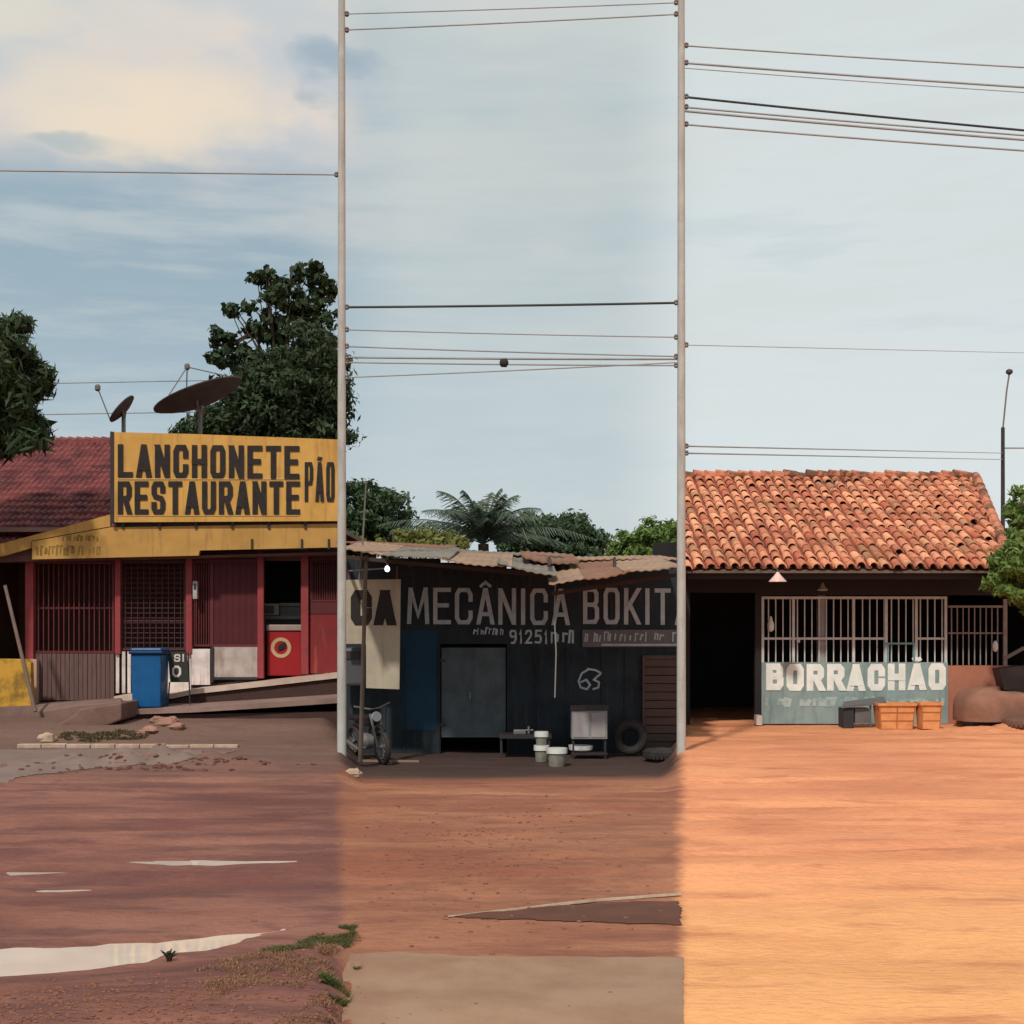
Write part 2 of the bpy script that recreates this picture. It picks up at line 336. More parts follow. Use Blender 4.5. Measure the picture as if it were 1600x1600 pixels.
cl = k.mix(k.math('MULTIPLY', k.smooth(Y, 15, 20), .75), cl, rgb(128, 105, 95, GK))
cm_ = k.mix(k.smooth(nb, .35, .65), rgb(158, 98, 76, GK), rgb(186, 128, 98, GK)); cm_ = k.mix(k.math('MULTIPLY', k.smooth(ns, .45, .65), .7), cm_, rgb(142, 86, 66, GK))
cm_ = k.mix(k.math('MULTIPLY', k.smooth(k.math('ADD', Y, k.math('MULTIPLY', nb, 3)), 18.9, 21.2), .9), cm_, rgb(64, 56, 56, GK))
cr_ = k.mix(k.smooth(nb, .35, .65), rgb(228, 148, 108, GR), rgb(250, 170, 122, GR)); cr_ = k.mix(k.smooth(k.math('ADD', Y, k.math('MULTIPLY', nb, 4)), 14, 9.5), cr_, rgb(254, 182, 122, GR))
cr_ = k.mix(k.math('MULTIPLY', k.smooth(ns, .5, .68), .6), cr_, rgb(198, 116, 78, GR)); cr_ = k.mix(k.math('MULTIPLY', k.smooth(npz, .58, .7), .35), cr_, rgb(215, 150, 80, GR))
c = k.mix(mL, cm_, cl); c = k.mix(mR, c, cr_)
ng = k.noise(pos, 45, 4, .7); c = k.mix(k.math('MULTIPLY', k.smooth(nf, .35, .75), .32), c, k.mix(1, c, (.55, .5, .5, 1), 'MULTIPLY'))
c = k.mix(k.math('MULTIPLY', k.smooth(ng, .58, .74), .28), c, k.mix(1, c, (.5, .45, .45, 1), 'MULTIPLY')); c = k.mix(k.math('MULTIPLY', k.smooth(ng, .42, .3), .12), c, k.mix(1, c, (1.35, 1.35, 1.35, 1), 'MULTIPLY'))
nt = k.noise(pos, .55, 6, .6, (.5, 1.3, 1), (2, 6, 0)); c = k.mix(k.math('MULTIPLY', k.smooth(nt, .5, .57), .3), c, k.mix(1, c, (.68, .6, .58, 1), 'MULTIPLY'))
k.l.new(c, b.inputs['Base Color']); b.inputs['Specular IOR Level'].default_value = .25
k.l.new(k.math('MULTIPLY_ADD', k.smooth(ns, .4, .6), -.25, .95), b.inputs['Roughness'])
bn = k.new('ShaderNodeBump'); bn.inputs['Strength'].default_value = .6; bn.inputs['Distance'].default_value = .06
k.l.new(k.math('ADD', nf, k.math('MULTIPLY', k.noise(pos, 30, 4, .6), .35)), bn.inputs['Height']); k.l.new(bn.outputs[0], b.inputs['Normal'])
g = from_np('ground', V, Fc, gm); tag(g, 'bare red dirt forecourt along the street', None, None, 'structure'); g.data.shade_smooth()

def ground_pt(px, py):
    D = F*H/(py-HY)
    for _ in range(30): D = .5*D+.5*F*(H-hh((px-800)/F*D, D))/(py-HY)
    return (px-800)/F*D, D
def drape(name, poly, m, dz, res=.05, jit=.05, kind='structure', label=None, flatz=None):
    xs_ = [p[0] for p in poly]; ys_ = [p[1] for p in poly]; vid = {}; vv = []; ff = []
    def v(i, j):
        if (i, j) not in vid:
            x, y = i*res, j*res; vid[(i, j)] = len(vv); vv.append((x, y, (flatz if flatz is not None else hh(x, y)+dz)))
        return vid[(i, j)]
    for i in range(int(min(xs_)/res)-2, int(max(xs_)/res)+2):
        for j in range(int(min(ys_)/res)-2, int(max(ys_)/res)+2):
            x, y = (i+.5)*res, (j+.5)*res
            if polyd(x, y, poly)+jit*mnoise.noise(Vector((x*2.2, y*2.2, 5)))*2 < 0: ff.append((v(i, j), v(i+1, j), v(i+1, j+1), v(i, j+1)))
    o = from_np(name, np.array(vv), np.array(ff), m); tag(o, label, None, None, kind); o.data.shade_smooth(); return o
GP = lambda L: [ground_pt(x, y) for x, y in L]
asph = mat('worn_asphalt', rgb(170, 138, 114, .8), .9, rgb(150, 112, 90, .8), .9, 1.8, .4, 80)
vv = []; ff = []; nu, ny = 60, 70
for i in range(ny+1):
    for j in range(nu+1):
        x1_ = -.93+1.87*j/nu; yf = 7.72+.07*mnoise.noise(Vector((x1_*2.2, 3, 1)))+.02*mnoise.noise(Vector((x1_*9, 3, 1))); y = 4.6+(yf-4.6)*i/ny
        e_ = .012*mnoise.noise(Vector((y*4, j > nu/2, 2)))+.006*mnoise.noise(Vector((y*14, j > nu/2, 2))); x = x1_*y/7.72+(e_ if j in (0, nu) else 0); vv.append((x, y, hh(x, y)+.006))
for i in range(ny):
    for j in range(nu): a_ = i*(nu+1)+j; ff.append((a_, a_+1, a_+nu+2, a_+nu+1))
o = from_np('road', np.array(vv), np.array(ff), asph); tag(o, 'dusty grey road edge under the dirt', None, None, 'structure'); o.data.shade_smooth()
tar = mat('old_tarmac', rgb(132, 112, 104, .85), .85, rgb(112, 92, 84, .85), .7, 2.0, .3, 50)
drape('pavement', GP([(-60, 1172), (200, 1171), (372, 1172), (300, 1186), (190, 1190), (100, 1205), (-60, 1235)]), tar, .006, .04, .07, label='old grey tarmac apron beside the restaurant')
water = mat('sky_pale_water', rgb(232, 218, 204, .88), .03, rgb(205, 176, 164, .85), .6, 1.2, .02, 6, 0, 1.0)  # whitish sky reflection painted into the base colour
mudw = mat('brown_mud_water', rgb(96, 56, 40, .75), .5, rgb(124, 78, 58, .75), .6, 3, .1, 14, 0, .12)
o = drape('puddle', [(-3.7, 8.35), (-2.6, 8.3), (-2.0, 8.5), (-1.1, 8.9), (-1.0, 8.3), (-1.45, 7.8), (-1.85, 7.4), (-2.4, 7.1), (-3.7, 7.0)], water, 0, .05, .0, label='long pale rain puddle beside the grass bank', flatz=-.022)
for i, (cx, cy, sx, sy, dzz, mt, lb) in enumerate(((-2.4, 10.78, .62, .11, .0, water, 'narrow shining rut puddle in the red dirt'), (-3.45, 10.25, .42, .06, 0, water, 'thin broken puddle left of the rut'), (-3.0, 9.75, .36, .05, 0, water, 'smallest thin puddle nearest the long one'), (1.35, 9.25, 1.15, .22, 0, mudw, 'brown muddy ditch water beside the road'))):
    pl = [(cx+sx*math.cos(t)*(1+.15*math.sin(3*t)), cy+.08*sx*math.cos(t)+sy*math.sin(t)) for t in np.linspace(0, 2*math.pi, 24)[:-1]]
    if i == 3: pl = [(x, y) for x, y in GP([(690, 1433), (800, 1425), (935, 1412), (1064, 1408), (1064, 1446), (940, 1441), (800, 1438)])]; drape('puddle', pl, mt, .006, .016, .012, label=lb)
    else:
        pl = [(cx+sx*1.7*math.cos(t), cy+.08*sx*math.cos(t)+sy*2.3*math.sin(t)) for t in np.linspace(0, 2*math.pi, 24)[:-1]]
        zz = sorted(hh(cx+sx*a_, cy+.08*sx*a_+sy*b_) for a_ in np.linspace(-1, 1, 15) for b_ in np.linspace(-1, 1, 9)); drape('puddle', pl, mt, .012, .03, .0, label=lb, flatz=zz[int(len(zz)*.33)])
# pale ledge of concrete at the ditch, kerb beam
conc = mat('pale_concrete', rgb(200, 176, 155, .8), .85, rgb(150, 120, 100, .8), .8, 4, .3, 40)
e0 = GP([(700, 1436), (930, 1411), (1064, 1401)]); mb = MB()
mb.tube([(x, y+.02, hh(x, y)+.012) for x, y in e0], [.006, .014, .013], 5)
tag(mb.build('kerb', conc), 'pale crumbling concrete lip along the muddy ditch', 'kerb')
(x0, y0), (x1, y1) = GP([(28, 1168), (372, 1169)]); mb = MB(); n = 9
for i in range(n):
    xa = x0+(x1-x0)*i/n; xb = x0+(x1-x0)*(i+1)/n-.012; s = 1 if i < 6 else .75
    zg = hh((xa+xb)/2, y0); mb.box(xa, xb, y0-.05*s, y0+.1*s, zg-.08, zg+.055*s)
tag(mb.build('kerb', conc, bevel=.01), 'long pale kerb beam lying below the restaurant step', 'kerb')

# ------------------------------------------------------------ materials
YEL = mat('yellow_paint', rgb(212, 164, 84, .88), .6, rgb(178, 130, 60, .85), .7, 1.6, .1, 30, streak=(rgb(140, 105, 60), .5))
YEL2 = mat('faded_yellow_paint', rgb(196, 150, 80, .85), .6, rgb(168, 124, 60, .8), .8, 1.4, .1, 30, streak=(rgb(120, 95, 60), .4))
BLK = mat('black_sign_paint', rgb(30, 25, 24), .7, rgb(48, 38, 32), .6, 5)
MAR = mat('maroon_paint', rgb(158, 66, 68, .85), .55, rgb(120, 48, 50, .85), .6, 3, .1)
MARD = mat('dark_maroon_paint', rgb(108, 44, 46, .85), .6, rgb(80, 34, 36, .8), .7, 2, .1)
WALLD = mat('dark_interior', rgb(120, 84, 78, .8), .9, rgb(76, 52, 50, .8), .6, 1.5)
NIGHT = mat('shade_black_interior', rgb(34, 34, 40, .6), .9, rgb(20, 22, 28, .6), .6, 1.5)  # near-black colour stands in for the shade of unlit rooms
WHT = mat('white_tile_paint', rgb(232, 220, 216, .9), .5, rgb(180, 160, 152, .8), .7, 3, .1, 30, streak=(rgb(130, 105, 95), .5))
GRYW = mat('greyed_white_panel', rgb(200, 184, 178, .85), .6, rgb(150, 130, 124, .8), .7, 3, .1, 30, streak=(rgb(110, 90, 80), .5))
BRN = mat('brown_slats', rgb(116, 88, 84, .8), .7, rgb(88, 62, 60, .8), .7, 4, .1, 30, stretch=(4, 4, .5))
RED = mat('red_cooler_paint', rgb(150, 22, 28, 1), .5, rgb(120, 18, 24), .5, 3)
BLUE = mat('blue_plastic', rgb(22, 92, 148, .85), .4, rgb(14, 70, 122, .85), .6, 4, .05)
BLUED = mat('dark_blue_rim', rgb(14, 44, 84, .85), .5)
TILE = mat('dark_red_roof_tile', rgb(140, 74, 72, .8), .7, rgb(92, 46, 52, .8), .8, 2.2, .3, 30, hard=True, streak=(rgb(60, 40, 42), .5))
WOOD = mat('weathered_wood', rgb(120, 98, 84, .8), .85, rgb(86, 66, 56, .8), .7, 6, .2, 30, stretch=(3, 3, .4))
CONC = mat('stained_concrete', rgb(140, 112, 104, .85), .9, rgb(104, 80, 72, .85), .8, 1.5, .3, 30)
TILEF = mat('light_porch_tile', rgb(220, 196, 180, .8), .5, rgb(180, 150, 136, .8), .7, 3)
RISER = mat('dark_brown_concrete', rgb(78, 56, 50, .85), .9, rgb(56, 40, 38), .7, 2, .3)
METAL = mat('grey_metal', rgb(130, 126, 124, .8), .5, rgb(90, 86, 84), .6, 5, metal=.3)
DARKM = mat('dark_metal', rgb(70, 64, 66, .8), .5, rgb(46, 42, 44), .6, 5, metal=.4)
DISHM = mat('dark_dish_mesh', rgb(84, 76, 76, .8), .6, rgb(52, 46, 48), .7, 4)
POLEM = mat('grey_pole_concrete', rgb(205, 203, 198, .72), .85, rgb(165, 162, 156, .75), .6, 3, .2, 40, streak=(rgb(120, 116, 110), .4))
WIREM = mat('weathered_cable', rgb(165, 166, 168, .8), .6); WIRED = mat('black_cable', rgb(60, 58, 58, .7), .6)
BARK = mat('bark', rgb(92, 78, 66, .7), .9, rgb(60, 50, 42), .7, 6, .5, 20)

# ------------------------------------------------------------ restaurant (left)
DF = 26.0
R = thing('restaurant', (P(265, 1100, DF).x, DF, .3), 'yellow and maroon corner snack restaurant with a tall yellow lettered sign', 'restaurant')
mb = MB()
xl, xr = P(-90, 0, DF).x, P(533, 0, DF).x
zt, zb = 3.2, -.1
mb.box(xl, xr, 29.6, 29.8, zb, zt); mb.box(xl, xl+.15, 26.1, 29.6, zb, zt); mb.box(xr-.12, xr, 26.15, 29.6, zb, zt-.1); mb.box(xl, xr-.12, 26.0, 29.6, zt-.1, zt)
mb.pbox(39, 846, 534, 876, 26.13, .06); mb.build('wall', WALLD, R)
MB().pbox(404, 850, 480, 1060, 27.7, .1).build('shade_panel', NIGHT, R)  # added black panel: paints the doorway's deep shade
# porch floor rising to the right, white edge, dark brown riser, lower slab
def rise(name, pts_px, D0, D1, dz, m):                     # a slab whose front top edge follows pixels
    n = [P(x, y, D0) for x, y in pts_px]; mb = MB()
    for a, b in zip(n[:-1], n[1:]): mb.solid([(a.x, D0, a.z), (b.x, D0, b.z), (b.x, D1, b.z+.02), (a.x, D1, a.z+.02)], dz)
    return mb.build(name, m, R)
rise('porch_floor', [(178, 1088), (268, 1084), (300, 1077), (420, 1064), (533, 1051)], 25.2, 29.6, .09, TILEF)
rise('porch_base', [(170, 1100), (268, 1094), (300, 1086), (420, 1073), (533, 1060)], 25.26, 29.5, 1.2, RISER)
rise('pavement_slab', [(188, 1109), (300, 1105), (400, 1099), (533, 1090)], 24.1, 25.25, .09, mat('pinkish_slab', rgb(158, 130, 122, .85), .9, rgb(122, 96, 88, .85), .8, 1.8, .3, 30))
rise('slab_footing', [(192, 1118), (533, 1112)], 24.2, 25.2, .5, RISER)
rise('pavement_slab', [(-60, 1108), (40, 1104), (110, 1100), (190, 1096)], 25.0, 26.2, .6, CONC)
# step blocks
mb = MB(); mb.solid([P(60, 1112, 24.6), P(120, 1102, 24.6), P(190, 1096, 24.6), P(190, 1090, 25.2), P(60, 1100, 25.2)], .35); mb.build('step', CONC, R, bevel=.02)
mb = MB(); mb.prism([(12, 1152), (80, 1138), (120, 1115), (122, 1108), (190, 1098), (190, 1125), (100, 1160), (12, 1165)], 23.2, 1.3)
mb.build('step', mat('earth_step', rgb(128, 98, 88, .85), .95, rgb(96, 72, 64), .7, 3, .5, 15), R, bevel=.03)
# posts
posts = [(39, 52, 862, 1034), (179, 188, 868, 1022), (290, 300, 866, 1022), (402, 412, 860, 1060), (470, 482, 858, 1054)]
for a, b_, t_, bt in posts: MB().pbox(a, t_, b_, bt, 25.98, .12).build('post', MAR, R, bevel=.01)
MB().pbox(46, 1030, 57, 1112, 25.9, .14).build('post', mat('pale_post', rgb(206, 170, 150, .8), .8, rgb(170, 130, 112), .6, 4), R, label='pale lower post beside the yellow wall')
# bay 1: vertical bars over brown slats
def grille(x0, y0, x1, y1, nb_, m, D=26.06, wpx=1.5, hbars=(), fr=3, nh=0):
    mb = MB(); mb.pbox(x0, y0, x1, y0+fr, D, .04); mb.pbox(x0, y1-fr, x1, y1, D, .04)
    mb.pbox(x0, y0+fr, x0+fr, y1-fr, D, .04); mb.pbox(x1-fr, y0+fr, x1, y1-fr, D, .04)
    for i in range(nb_):
        x = x0+fr+(x1-x0-2*fr)*(i+.5)/nb_; mb.pbox(x-wpx/2, y0+fr, x+wpx/2, y1-fr, D+.01, .02)
    for i in range(nh): y = y0+(y1-y0)*(i+.5)/nh; mb.pbox(x0+fr, y-.6, x1-fr, y+.6, D+.032, .012)
    for y in hbars: mb.pbox(x0+fr, y-1.2, x1-fr, y+1.2, D+.032, .015)
    return mb
grille(53, 878, 178, 1020, 15, MARD, hbars=(950,)).build('grille', MARD, R)
grille(188, 876, 290, 1016, 10, MARD, wpx=1, nh=18, hbars=(970,)).build('grille', mat('rusty_mesh', rgb(92, 58, 58, .7), .8, rgb(70, 44, 46), .6, 4), R)
grille(302, 876, 331, 1010, 6, MARD).build('grille', MARD, R)
grille(484, 872, 534, 940, 12, MARD, nh=6).build('grille', MARD, R)
mb = MB()
for i in range(18): x = 53+i*7; mb.pbox(x, 1021, x+6.2, 1094, 26.06+.01*(i % 2), .03)
mb.build('slat_panel', BRN, R)
mb = MB()
for i in range(38): x = 332+i*1.85; mb.pbox(x, 878, x+1.2, 1008, 26.07, .03)
mb.pbox(331, 874, 402, 878, 26.05, .06); mb.pbox(331, 1007, 402, 1011, 26.05, .06); mb.pbox(330, 878, 333, 1007, 26.05, .06); mb.pbox(333, 878, 402, 1007, 26.12, .02)
mb.build('shutter', mat('maroon_shutter', rgb(108, 46, 54, .8), .6, rgb(84, 34, 42), .6, 3), R)
mb = MB(); [mb.pbox(x, 1018, x+5, 1083, 26.04, .05) for x in (181, 190.5, 199, 208)]; mb.build('slat_panel', WHT, R)
MB().pbox(213, 1019, 298, 1083, 26.06, .1).build('low_wall', WHT, R)
MB().pbox(299, 1014, 328, 1070, 26.0, .12).build('low_wall', WHT, R)
mb = MB(); mb.pbox(334, 1011, 402, 1061, 26.04, .1); mb.build('low_wall', GRYW, R)
mb = MB(); mb.pbox(329, 1011, 333.5, 1066, 26.0, .12); mb.pbox(333.5, 1058, 402, 1062, 26.0, .04); mb.build('low_wall_frame', DARKM, R)
# right bay: red panel under grille
mb = MB(); mb.pbox(484, 960, 534, 1052, 26.06, .06); mb.build('door_panel', mat('worn_red_panel', rgb(140, 38, 42, .85), .6, rgb(100, 40, 40), .8, 3, .1, 30, streak=(rgb(170, 90, 80), .5)), R, label='worn red panel right of the open doorway')
mb = MB(); mb.pbox(484, 941, 534, 959, 26.06, .04); mb.build('door_rail', MARD, R)
mb = MB(); mb.pbox(402, 855, 480, 860, 25.95, .1); mb.build('lintel', METAL, R)
# interior furniture, dim
# fascia
mb = MB(); mb.prism([(50, 846), (172, 824), (535, 818), (535, 855), (312, 860), (310, 868), (50, 874)], 25.4, .1)
fa = mb.build('fascia', YEL2, R)
OLV = mat('faded_olive_lettering', rgb(116, 96, 46, .8), .8, rgb(160, 125, 60), .7, 8)
mb = MB(); scribble(mb, 98, 836, 160, 846, 25.395, 2.0, 6, 3); scribble(mb, 58, 852, 158, 868, 25.395, 2.2, 6, 4); mb.build('lettering', OLV, fa)
mb = MB(); mb.prism([(-90, 868), (8, 848), (172, 804), (172, 822.5), (49, 845), (49, 856), (8, 868), (-90, 884)], 25.42, .1); mb.build('barge_board', YEL2, R)
mb = MB()
for x in (392, 470, 512): MB().pbox(x, 842, x+3, 858, 25.37, .03).build('bracket', DARKM, R)
mb = MB(); mb.prism([(-90, 869), (49, 858), (49, 875), (535, 862), (535, 866), (-90, 880)], 25.6, .4); mb.build('soffit', WALLD, R)
# porch roof slab behind fascia
z0 = P(0, 822, 25.5).z
mb = MB(); mb.box(P(-90, 0, 25.5).x, P(534, 0, 25.5).x, 25.52, 29.7, z0-.1, z0-.02); mb.build('porch_roof', CONC, R)
# tall sign
mb = MB(); mb.prism([(178, 675), (298, 678), (535, 687), (535, 814), (178, 816)], 25.3, .06); sg = mb.build('sign_board', YEL, R)
mb = MB(); mb.prism([(172, 674), (177.6, 674.5), (177.6, 817), (172, 817)], 25.28, .14); mb.build('frame', DARKM, sg)
mb = MB()
for x in range(190, 534, 57): mb.pbox(x, 690, x+4, 826, 25.37, .08)
mb.pbox(178, 808, 534, 828, 25.52, .06); mb.build('bracing', DARKM, sg)
mb = MB()
text(mb, 'LANCHONETE', 184, 694, 468, 746, 25.285, 8.6, .22, slope=3)
text(mb, 'RESTAURANTE', 184, 752, 469, 804, 25.285, 8.3, .20, slope=0)
text(mb, 'PÃO', 476, 722, 523, 784, 25.285, 5.6, .25)
mb.build('lettering', BLK, sg)
mb = MB(); mb.pbox(184, 747.4, 468, 749.2, 25.288, .003); mb.pbox(184, 805, 468, 806, 25.288, .003); mb.build('sign_line', mat('pale_line', rgb(225, 185, 120, .8)), sg)
# tiled roof of the left wing: courses of tiles
mb = MB(); e = P(0, 848, 25.6); r_ = P(0, 693, 30.5); xa, xb = P(-150, 0, 26).x, P(176, 0, 25.6).x; nr = 17; nc = 34
def roofz(t): return e.z+(r_.z-e.z)*t
for i in range(nr):
    t0, t1 = i/nr, (i+1)/nr; ya, yb = 25.6+4.9*t0, 25.6+4.9*t1
    for j in range(nc):
        u0 = xa+(xb-xa)*j/nc; u1 = xa+(xb-xa)*(j+1)/nc; dz = random.uniform(-.012, .012); m_ = (u0+u1)/2
        pr = [(u0, 0), (u0+(u1-u0)*.2, .035), (m_, .05), (u1-(u1-u0)*.2, .035), (u1, 0)]
        for (p, q), (p2, q2) in zip(pr[:-1], pr[1:]):
            mb.quad((p, ya, roofz(t0)+q+.045+dz), (p2, ya, roofz(t0)+q2+.045+dz), (p2, yb+.02, roofz(t1)+q2+dz), (p, yb+.02, roofz(t1)+q+dz))
            mb.quad((p, ya, roofz(t0)-.02), (p2, ya, roofz(t0)-.02), (p2, ya, roofz(t0)+q2+.045+dz), (p, ya, roofz(t0)+q+.045+dz))
rf = mb.build('roof', TILE, R)
mb = MB()
for j in range(22): x = xa+(xb-xa)*j/22; mb.tube([(x, 30.5, r_.z+.05), (x+(xb-xa)/22+.04, 30.5, r_.z+.02+random.uniform(0, .04))], [.11, .09], 8)
mb.build('ridge', TILE, rf)
mb = MB(); mb.solid([(xa, 25.7, e.z-.06), (xb, 25.7, e.z-.06), (xb, 30.5, r_.z-.06), (xa, 30.5, r_.z-.06)], .05); mb.solid([(xa, 30.5, r_.z), (xb, 30.5, r_.z), (xb, 35, e.z), (xa, 35, e.z)], .05); mb.build('underlay', WOOD, rf)
# meter box on the post
q = thing('meter_box', P(304, 935, 25.9), 'small white electricity box on the maroon post', 'meter box')
MB().pbox(301, 908, 308, 936, 25.84, .12).build('case', mat('box_white', rgb(190, 182, 178, .8), .5), q, bevel=.01); MB().pbox(302.5, 912, 306.5, 921, 25.833, .01).build('window', DARKM, q)
# red drinks cooler in the doorway with round emblem
c_ = P(444, 1060, 26.4); q = thing('drinks_cooler', (c_.x, 26.4, c_.z), 'red drinks cooler with a round cream emblem in the open doorway', 'cooler')
MB().pbox(417, 986, 471, 1056, 26.2, .6).build('body', RED, q, bevel=.02)
MB().pbox(416, 976, 472, 985.5, 26.17, .66).build('lid', mat('cooler_lid', rgb(170, 150, 140, .8), .5), q, bevel=.015)
mb = MB(); cc = P(439, 1012, 26.19); CR = mat('cream_emblem', rgb(206, 170, 130, .8), .5)
mb.lathe((cc.x, 26.19, cc.z), [(.19, .005), (.19, 0), (.125, 0), (.125, .005)], 28, 'y', cap=False); em = mb.build('emblem', CR, q)
mb = MB(); mb.lathe((cc.x+.0, 26.192, cc.z), [(.06, 0), (.06, .004)], 7, 'y'); mb.prism([(434, 1017), (438, 1006), (446, 1003), (446, 1012)], 26.180, .003); mb.build('emblem_mark', BLK, em)
# counter with display things behind the cooler
c_ = P(440, 1000, 27); q = thing('counter', (c_.x, 27, .6), 'dark serving counter behind the red cooler', 'counter')
MB().pbox(405, 968, 480, 1055, 27.0, .5).build('body', mat('counter_body', rgb(62, 60, 58), .7), q); MB().pbox(403, 962, 482, 967.5, 26.95, .6).build('counter_top', METAL, q)
c_ = P(422, 960, 27.0); q = thing('microwave', (c_.x, 27.1, c_.z), 'grey microwave oven on the restaurant counter', 'microwave')
MB().pbox(409, 943, 436, 961, 27.0, .35).build('body', mat('microwave_case', rgb(170, 170, 160, .9), .4), q, bevel=.01); MB().pbox(411, 946, 428, 959, 26.99, .01).build('door', mat('microwave_door', rgb(90, 90, 84), .3), q)
c_ = P(455, 960, 27.0); q = thing('display_case', (c_.x, 27.1, c_.z), 'dim glass food display case right of the microwave', 'display case')
MB().pbox(438, 948, 472, 961, 27.02, .35).build('body', mat('case_dark', rgb(80, 88, 84), .3), q); MB().pbox(437, 942, 473, 947, 27.0, .38).build('top', METAL, q); MB().pbox(438, 960, 472, 961.5, 26.99, .02).build('rail', METAL, q)
# blue bin
c_ = P(238, 1106, 24.4); zg = c_.z; q = thing('blue_bin', (c_.x, 24.4, zg), 'upright blue plastic bin with dark rim on the pavement', 'bin')
def taper(mb, x0, x1, y0, y1, z0, z1, k):
    n = len(mb.v); xm, ym = (x0+x1)/2, (y0+y1)/2
    for z, s in ((z0, k), (z1, 1)):
        for (x, y) in ((x0, y0), (x1, y0), (x1, y1), (x0, y1)): mb.v.append((xm+(x-xm)*s, ym+(y-ym)*s, z))
    mb.f += [(n+3, n+2, n+1, n), (n+4, n+5, n+6, n+7)]+[(n+i, n+(i+1) % 4, n+4+(i+1) % 4, n+4+i) for i in range(4)]; return mb
a_ = P(204, 1106, 24.2); b2 = P(252, 1022, 24.2)
taper(MB(), a_.x, b2.x, 24.2, 24.75, a_.z, b2.z, .93).build('body', BLUE, q, bevel=.03)
MB().box(a_.x-.03, b2.x+.03, 24.16, 24.8, b2.z, b2.z+.05).build('rim', BLUED, q, bevel=.015)
taper(MB(), a_.x, b2.x, 24.2, 24.78, b2.z+.05, b2.z+.1, 1.02).build('lid', BLUE, q, bevel=.02)
[MB().tube([(x-.03, 24.8, a_.z+.08), (x+.03, 24.8, a_.z+.08)], .075, 12).build('wheel', BLK, q) for x in (a_.x+.06, b2.x-.06)]
# menu board beside the bin
c_ = P(282, 1098, 24.7); q = thing('menu_board', (c_.x, 24.7, c_.z), 'dark menu board with white characters right of the blue bin', 'sign')
mb = MB(); mb.prism([(262, 1018), (291, 1018), (296, 1066), (266, 1066)], 24.7, .03); bd = mb.build('board', mat('slate_board', rgb(52, 54, 50, .9), .7, rgb(38, 40, 38), .5, 6), q)
mb = MB(); text(mb, 'SI', 272, 1022, 288, 1034, 24.694, 2.4); text(mb, '0', 269, 1040, 283, 1058, 24.694, 3.4); mb.build('lettering', WHT, bd)
mb = MB(); mb.bar(P(265, 1066, 24.7), P(262, 1104, 24.55), .03); mb.bar(P(294, 1020, 24.74), P(297, 1104, 24.74), .03); mb.build('leg', DARKM, q)
# yellow low wall and leaning pole at the far left
c_ = P(10, 1118, 25.3); q = thing('yellow_wall', (c_.x, 25.3, c_.z), 'low yellow wall with moss stains at the left edge', 'wall')
mb = MB(); mb.prism([(-110, 1028), (42, 1030), (48, 1036), (50, 1114), (-110, 1122)], 25.3, .16); mb.build('wall', mat('mossy_yellow', rgb(206, 156, 60, .85), .8, rgb(120, 96, 44, .8), .85, 1.8, .2, 30, hard=True), q, bevel=.01)
a_, b2 = P(8, 915, 24.9), P(55, 1112, 24.3); mb = MB(); mb.tube([a_, b2], [.03, .035], 8)
tag(mb.build('leaning_pole', mat('pole_wood', rgb(128, 106, 96, .8), .8, rgb(90, 74, 66), .6, 6), smooth=True), 'thin grey pole leaning against the yellow wall', 'pole')
# dishes
def dish(cpx, D, rad, nrm, label, off, nstay=3):
    c = P(*cpx, D); q = thing('satellite_dish', (c.x, D, P(0, 686, D).z-.1), label, 'satellite dish', 'satellite dishes on the restaurant')
    n = Vector(nrm).normalized(); uu = n.cross(Vector((0, 0, 1))).normalized(); vv = n.cross(uu)
    mb = MB(); rings = 7; seg = 30; base = len(mb.v)
    for sgn in (0, 1):
        for i in range(rings):
            rr = rad*(i/(rings-1)); dp = .22*rad*(i/(rings-1))**2
            for j in range(seg): a = 2*math.pi*j/seg; mb.v.append(tuple(c+uu*rr*math.cos(a)+vv*rr*math.sin(a)+n*(dp-.22*rad*.5-.02*sgn)))
    N = rings*seg
    for s_ in (0, 1):
        for i in range(rings-1):
            for j in range(seg): a = s_*N+i*seg+j; b = s_*N+i*seg+(j+1) % seg; mb.f.append((a, b, b+seg, a+seg) if s_ else (a+seg, b+seg, b, a))
    for j in range(seg): a = (rings-1)*seg+j; b = (rings-1)*seg+(j+1) % seg; mb.f.append((a, b, b+N, a+N))
    mb.build('reflector', DISHM, q, smooth=True)
    fe = c+n*rad*off; mb = MB()
    for j in range(nstay): a = 2*math.pi*(j+.25)/nstay; mb.tube([c+(uu*math.cos(a)+vv*math.sin(a))*rad*.96+n*.1*rad, fe], .012, 5)
    arm = mb.build('feed_arm', METAL, q); MB().lathe(fe-Vector((0, 0, .06)), [(.03, 0), (.055, .03), (.055, .1), (.03, .13)], 10).build('feed_horn', METAL, arm)
    mb = MB(); zb = P(0, 690, D).z; mb.tube([c-n*.12*rad, (c.x, D+.05, c.z-.2*rad-.1), (c.x, D+.05, zb-2.0)], [.04, .04, .04], 8); mb.tube([c-n*.1*rad+uu*rad*.45, (c.x, D+.05, c.z-.35*rad-.08)], .02, 5); mb.tube([c-n*.1*rad-uu*rad*.45, (c.x, D+.05, c.z-.35*rad-.08)], .02, 5); mb.build('mast', METAL, q)
dish((192, 640), 27, .33, (-.72, -.05, .62), 'small satellite dish on the left end of the restaurant roof', 1.9, 1)
dish((312, 624), 28, .92, (-.36, .0, .93), 'large dark mesh satellite dish in front of the trees', .75, 3)

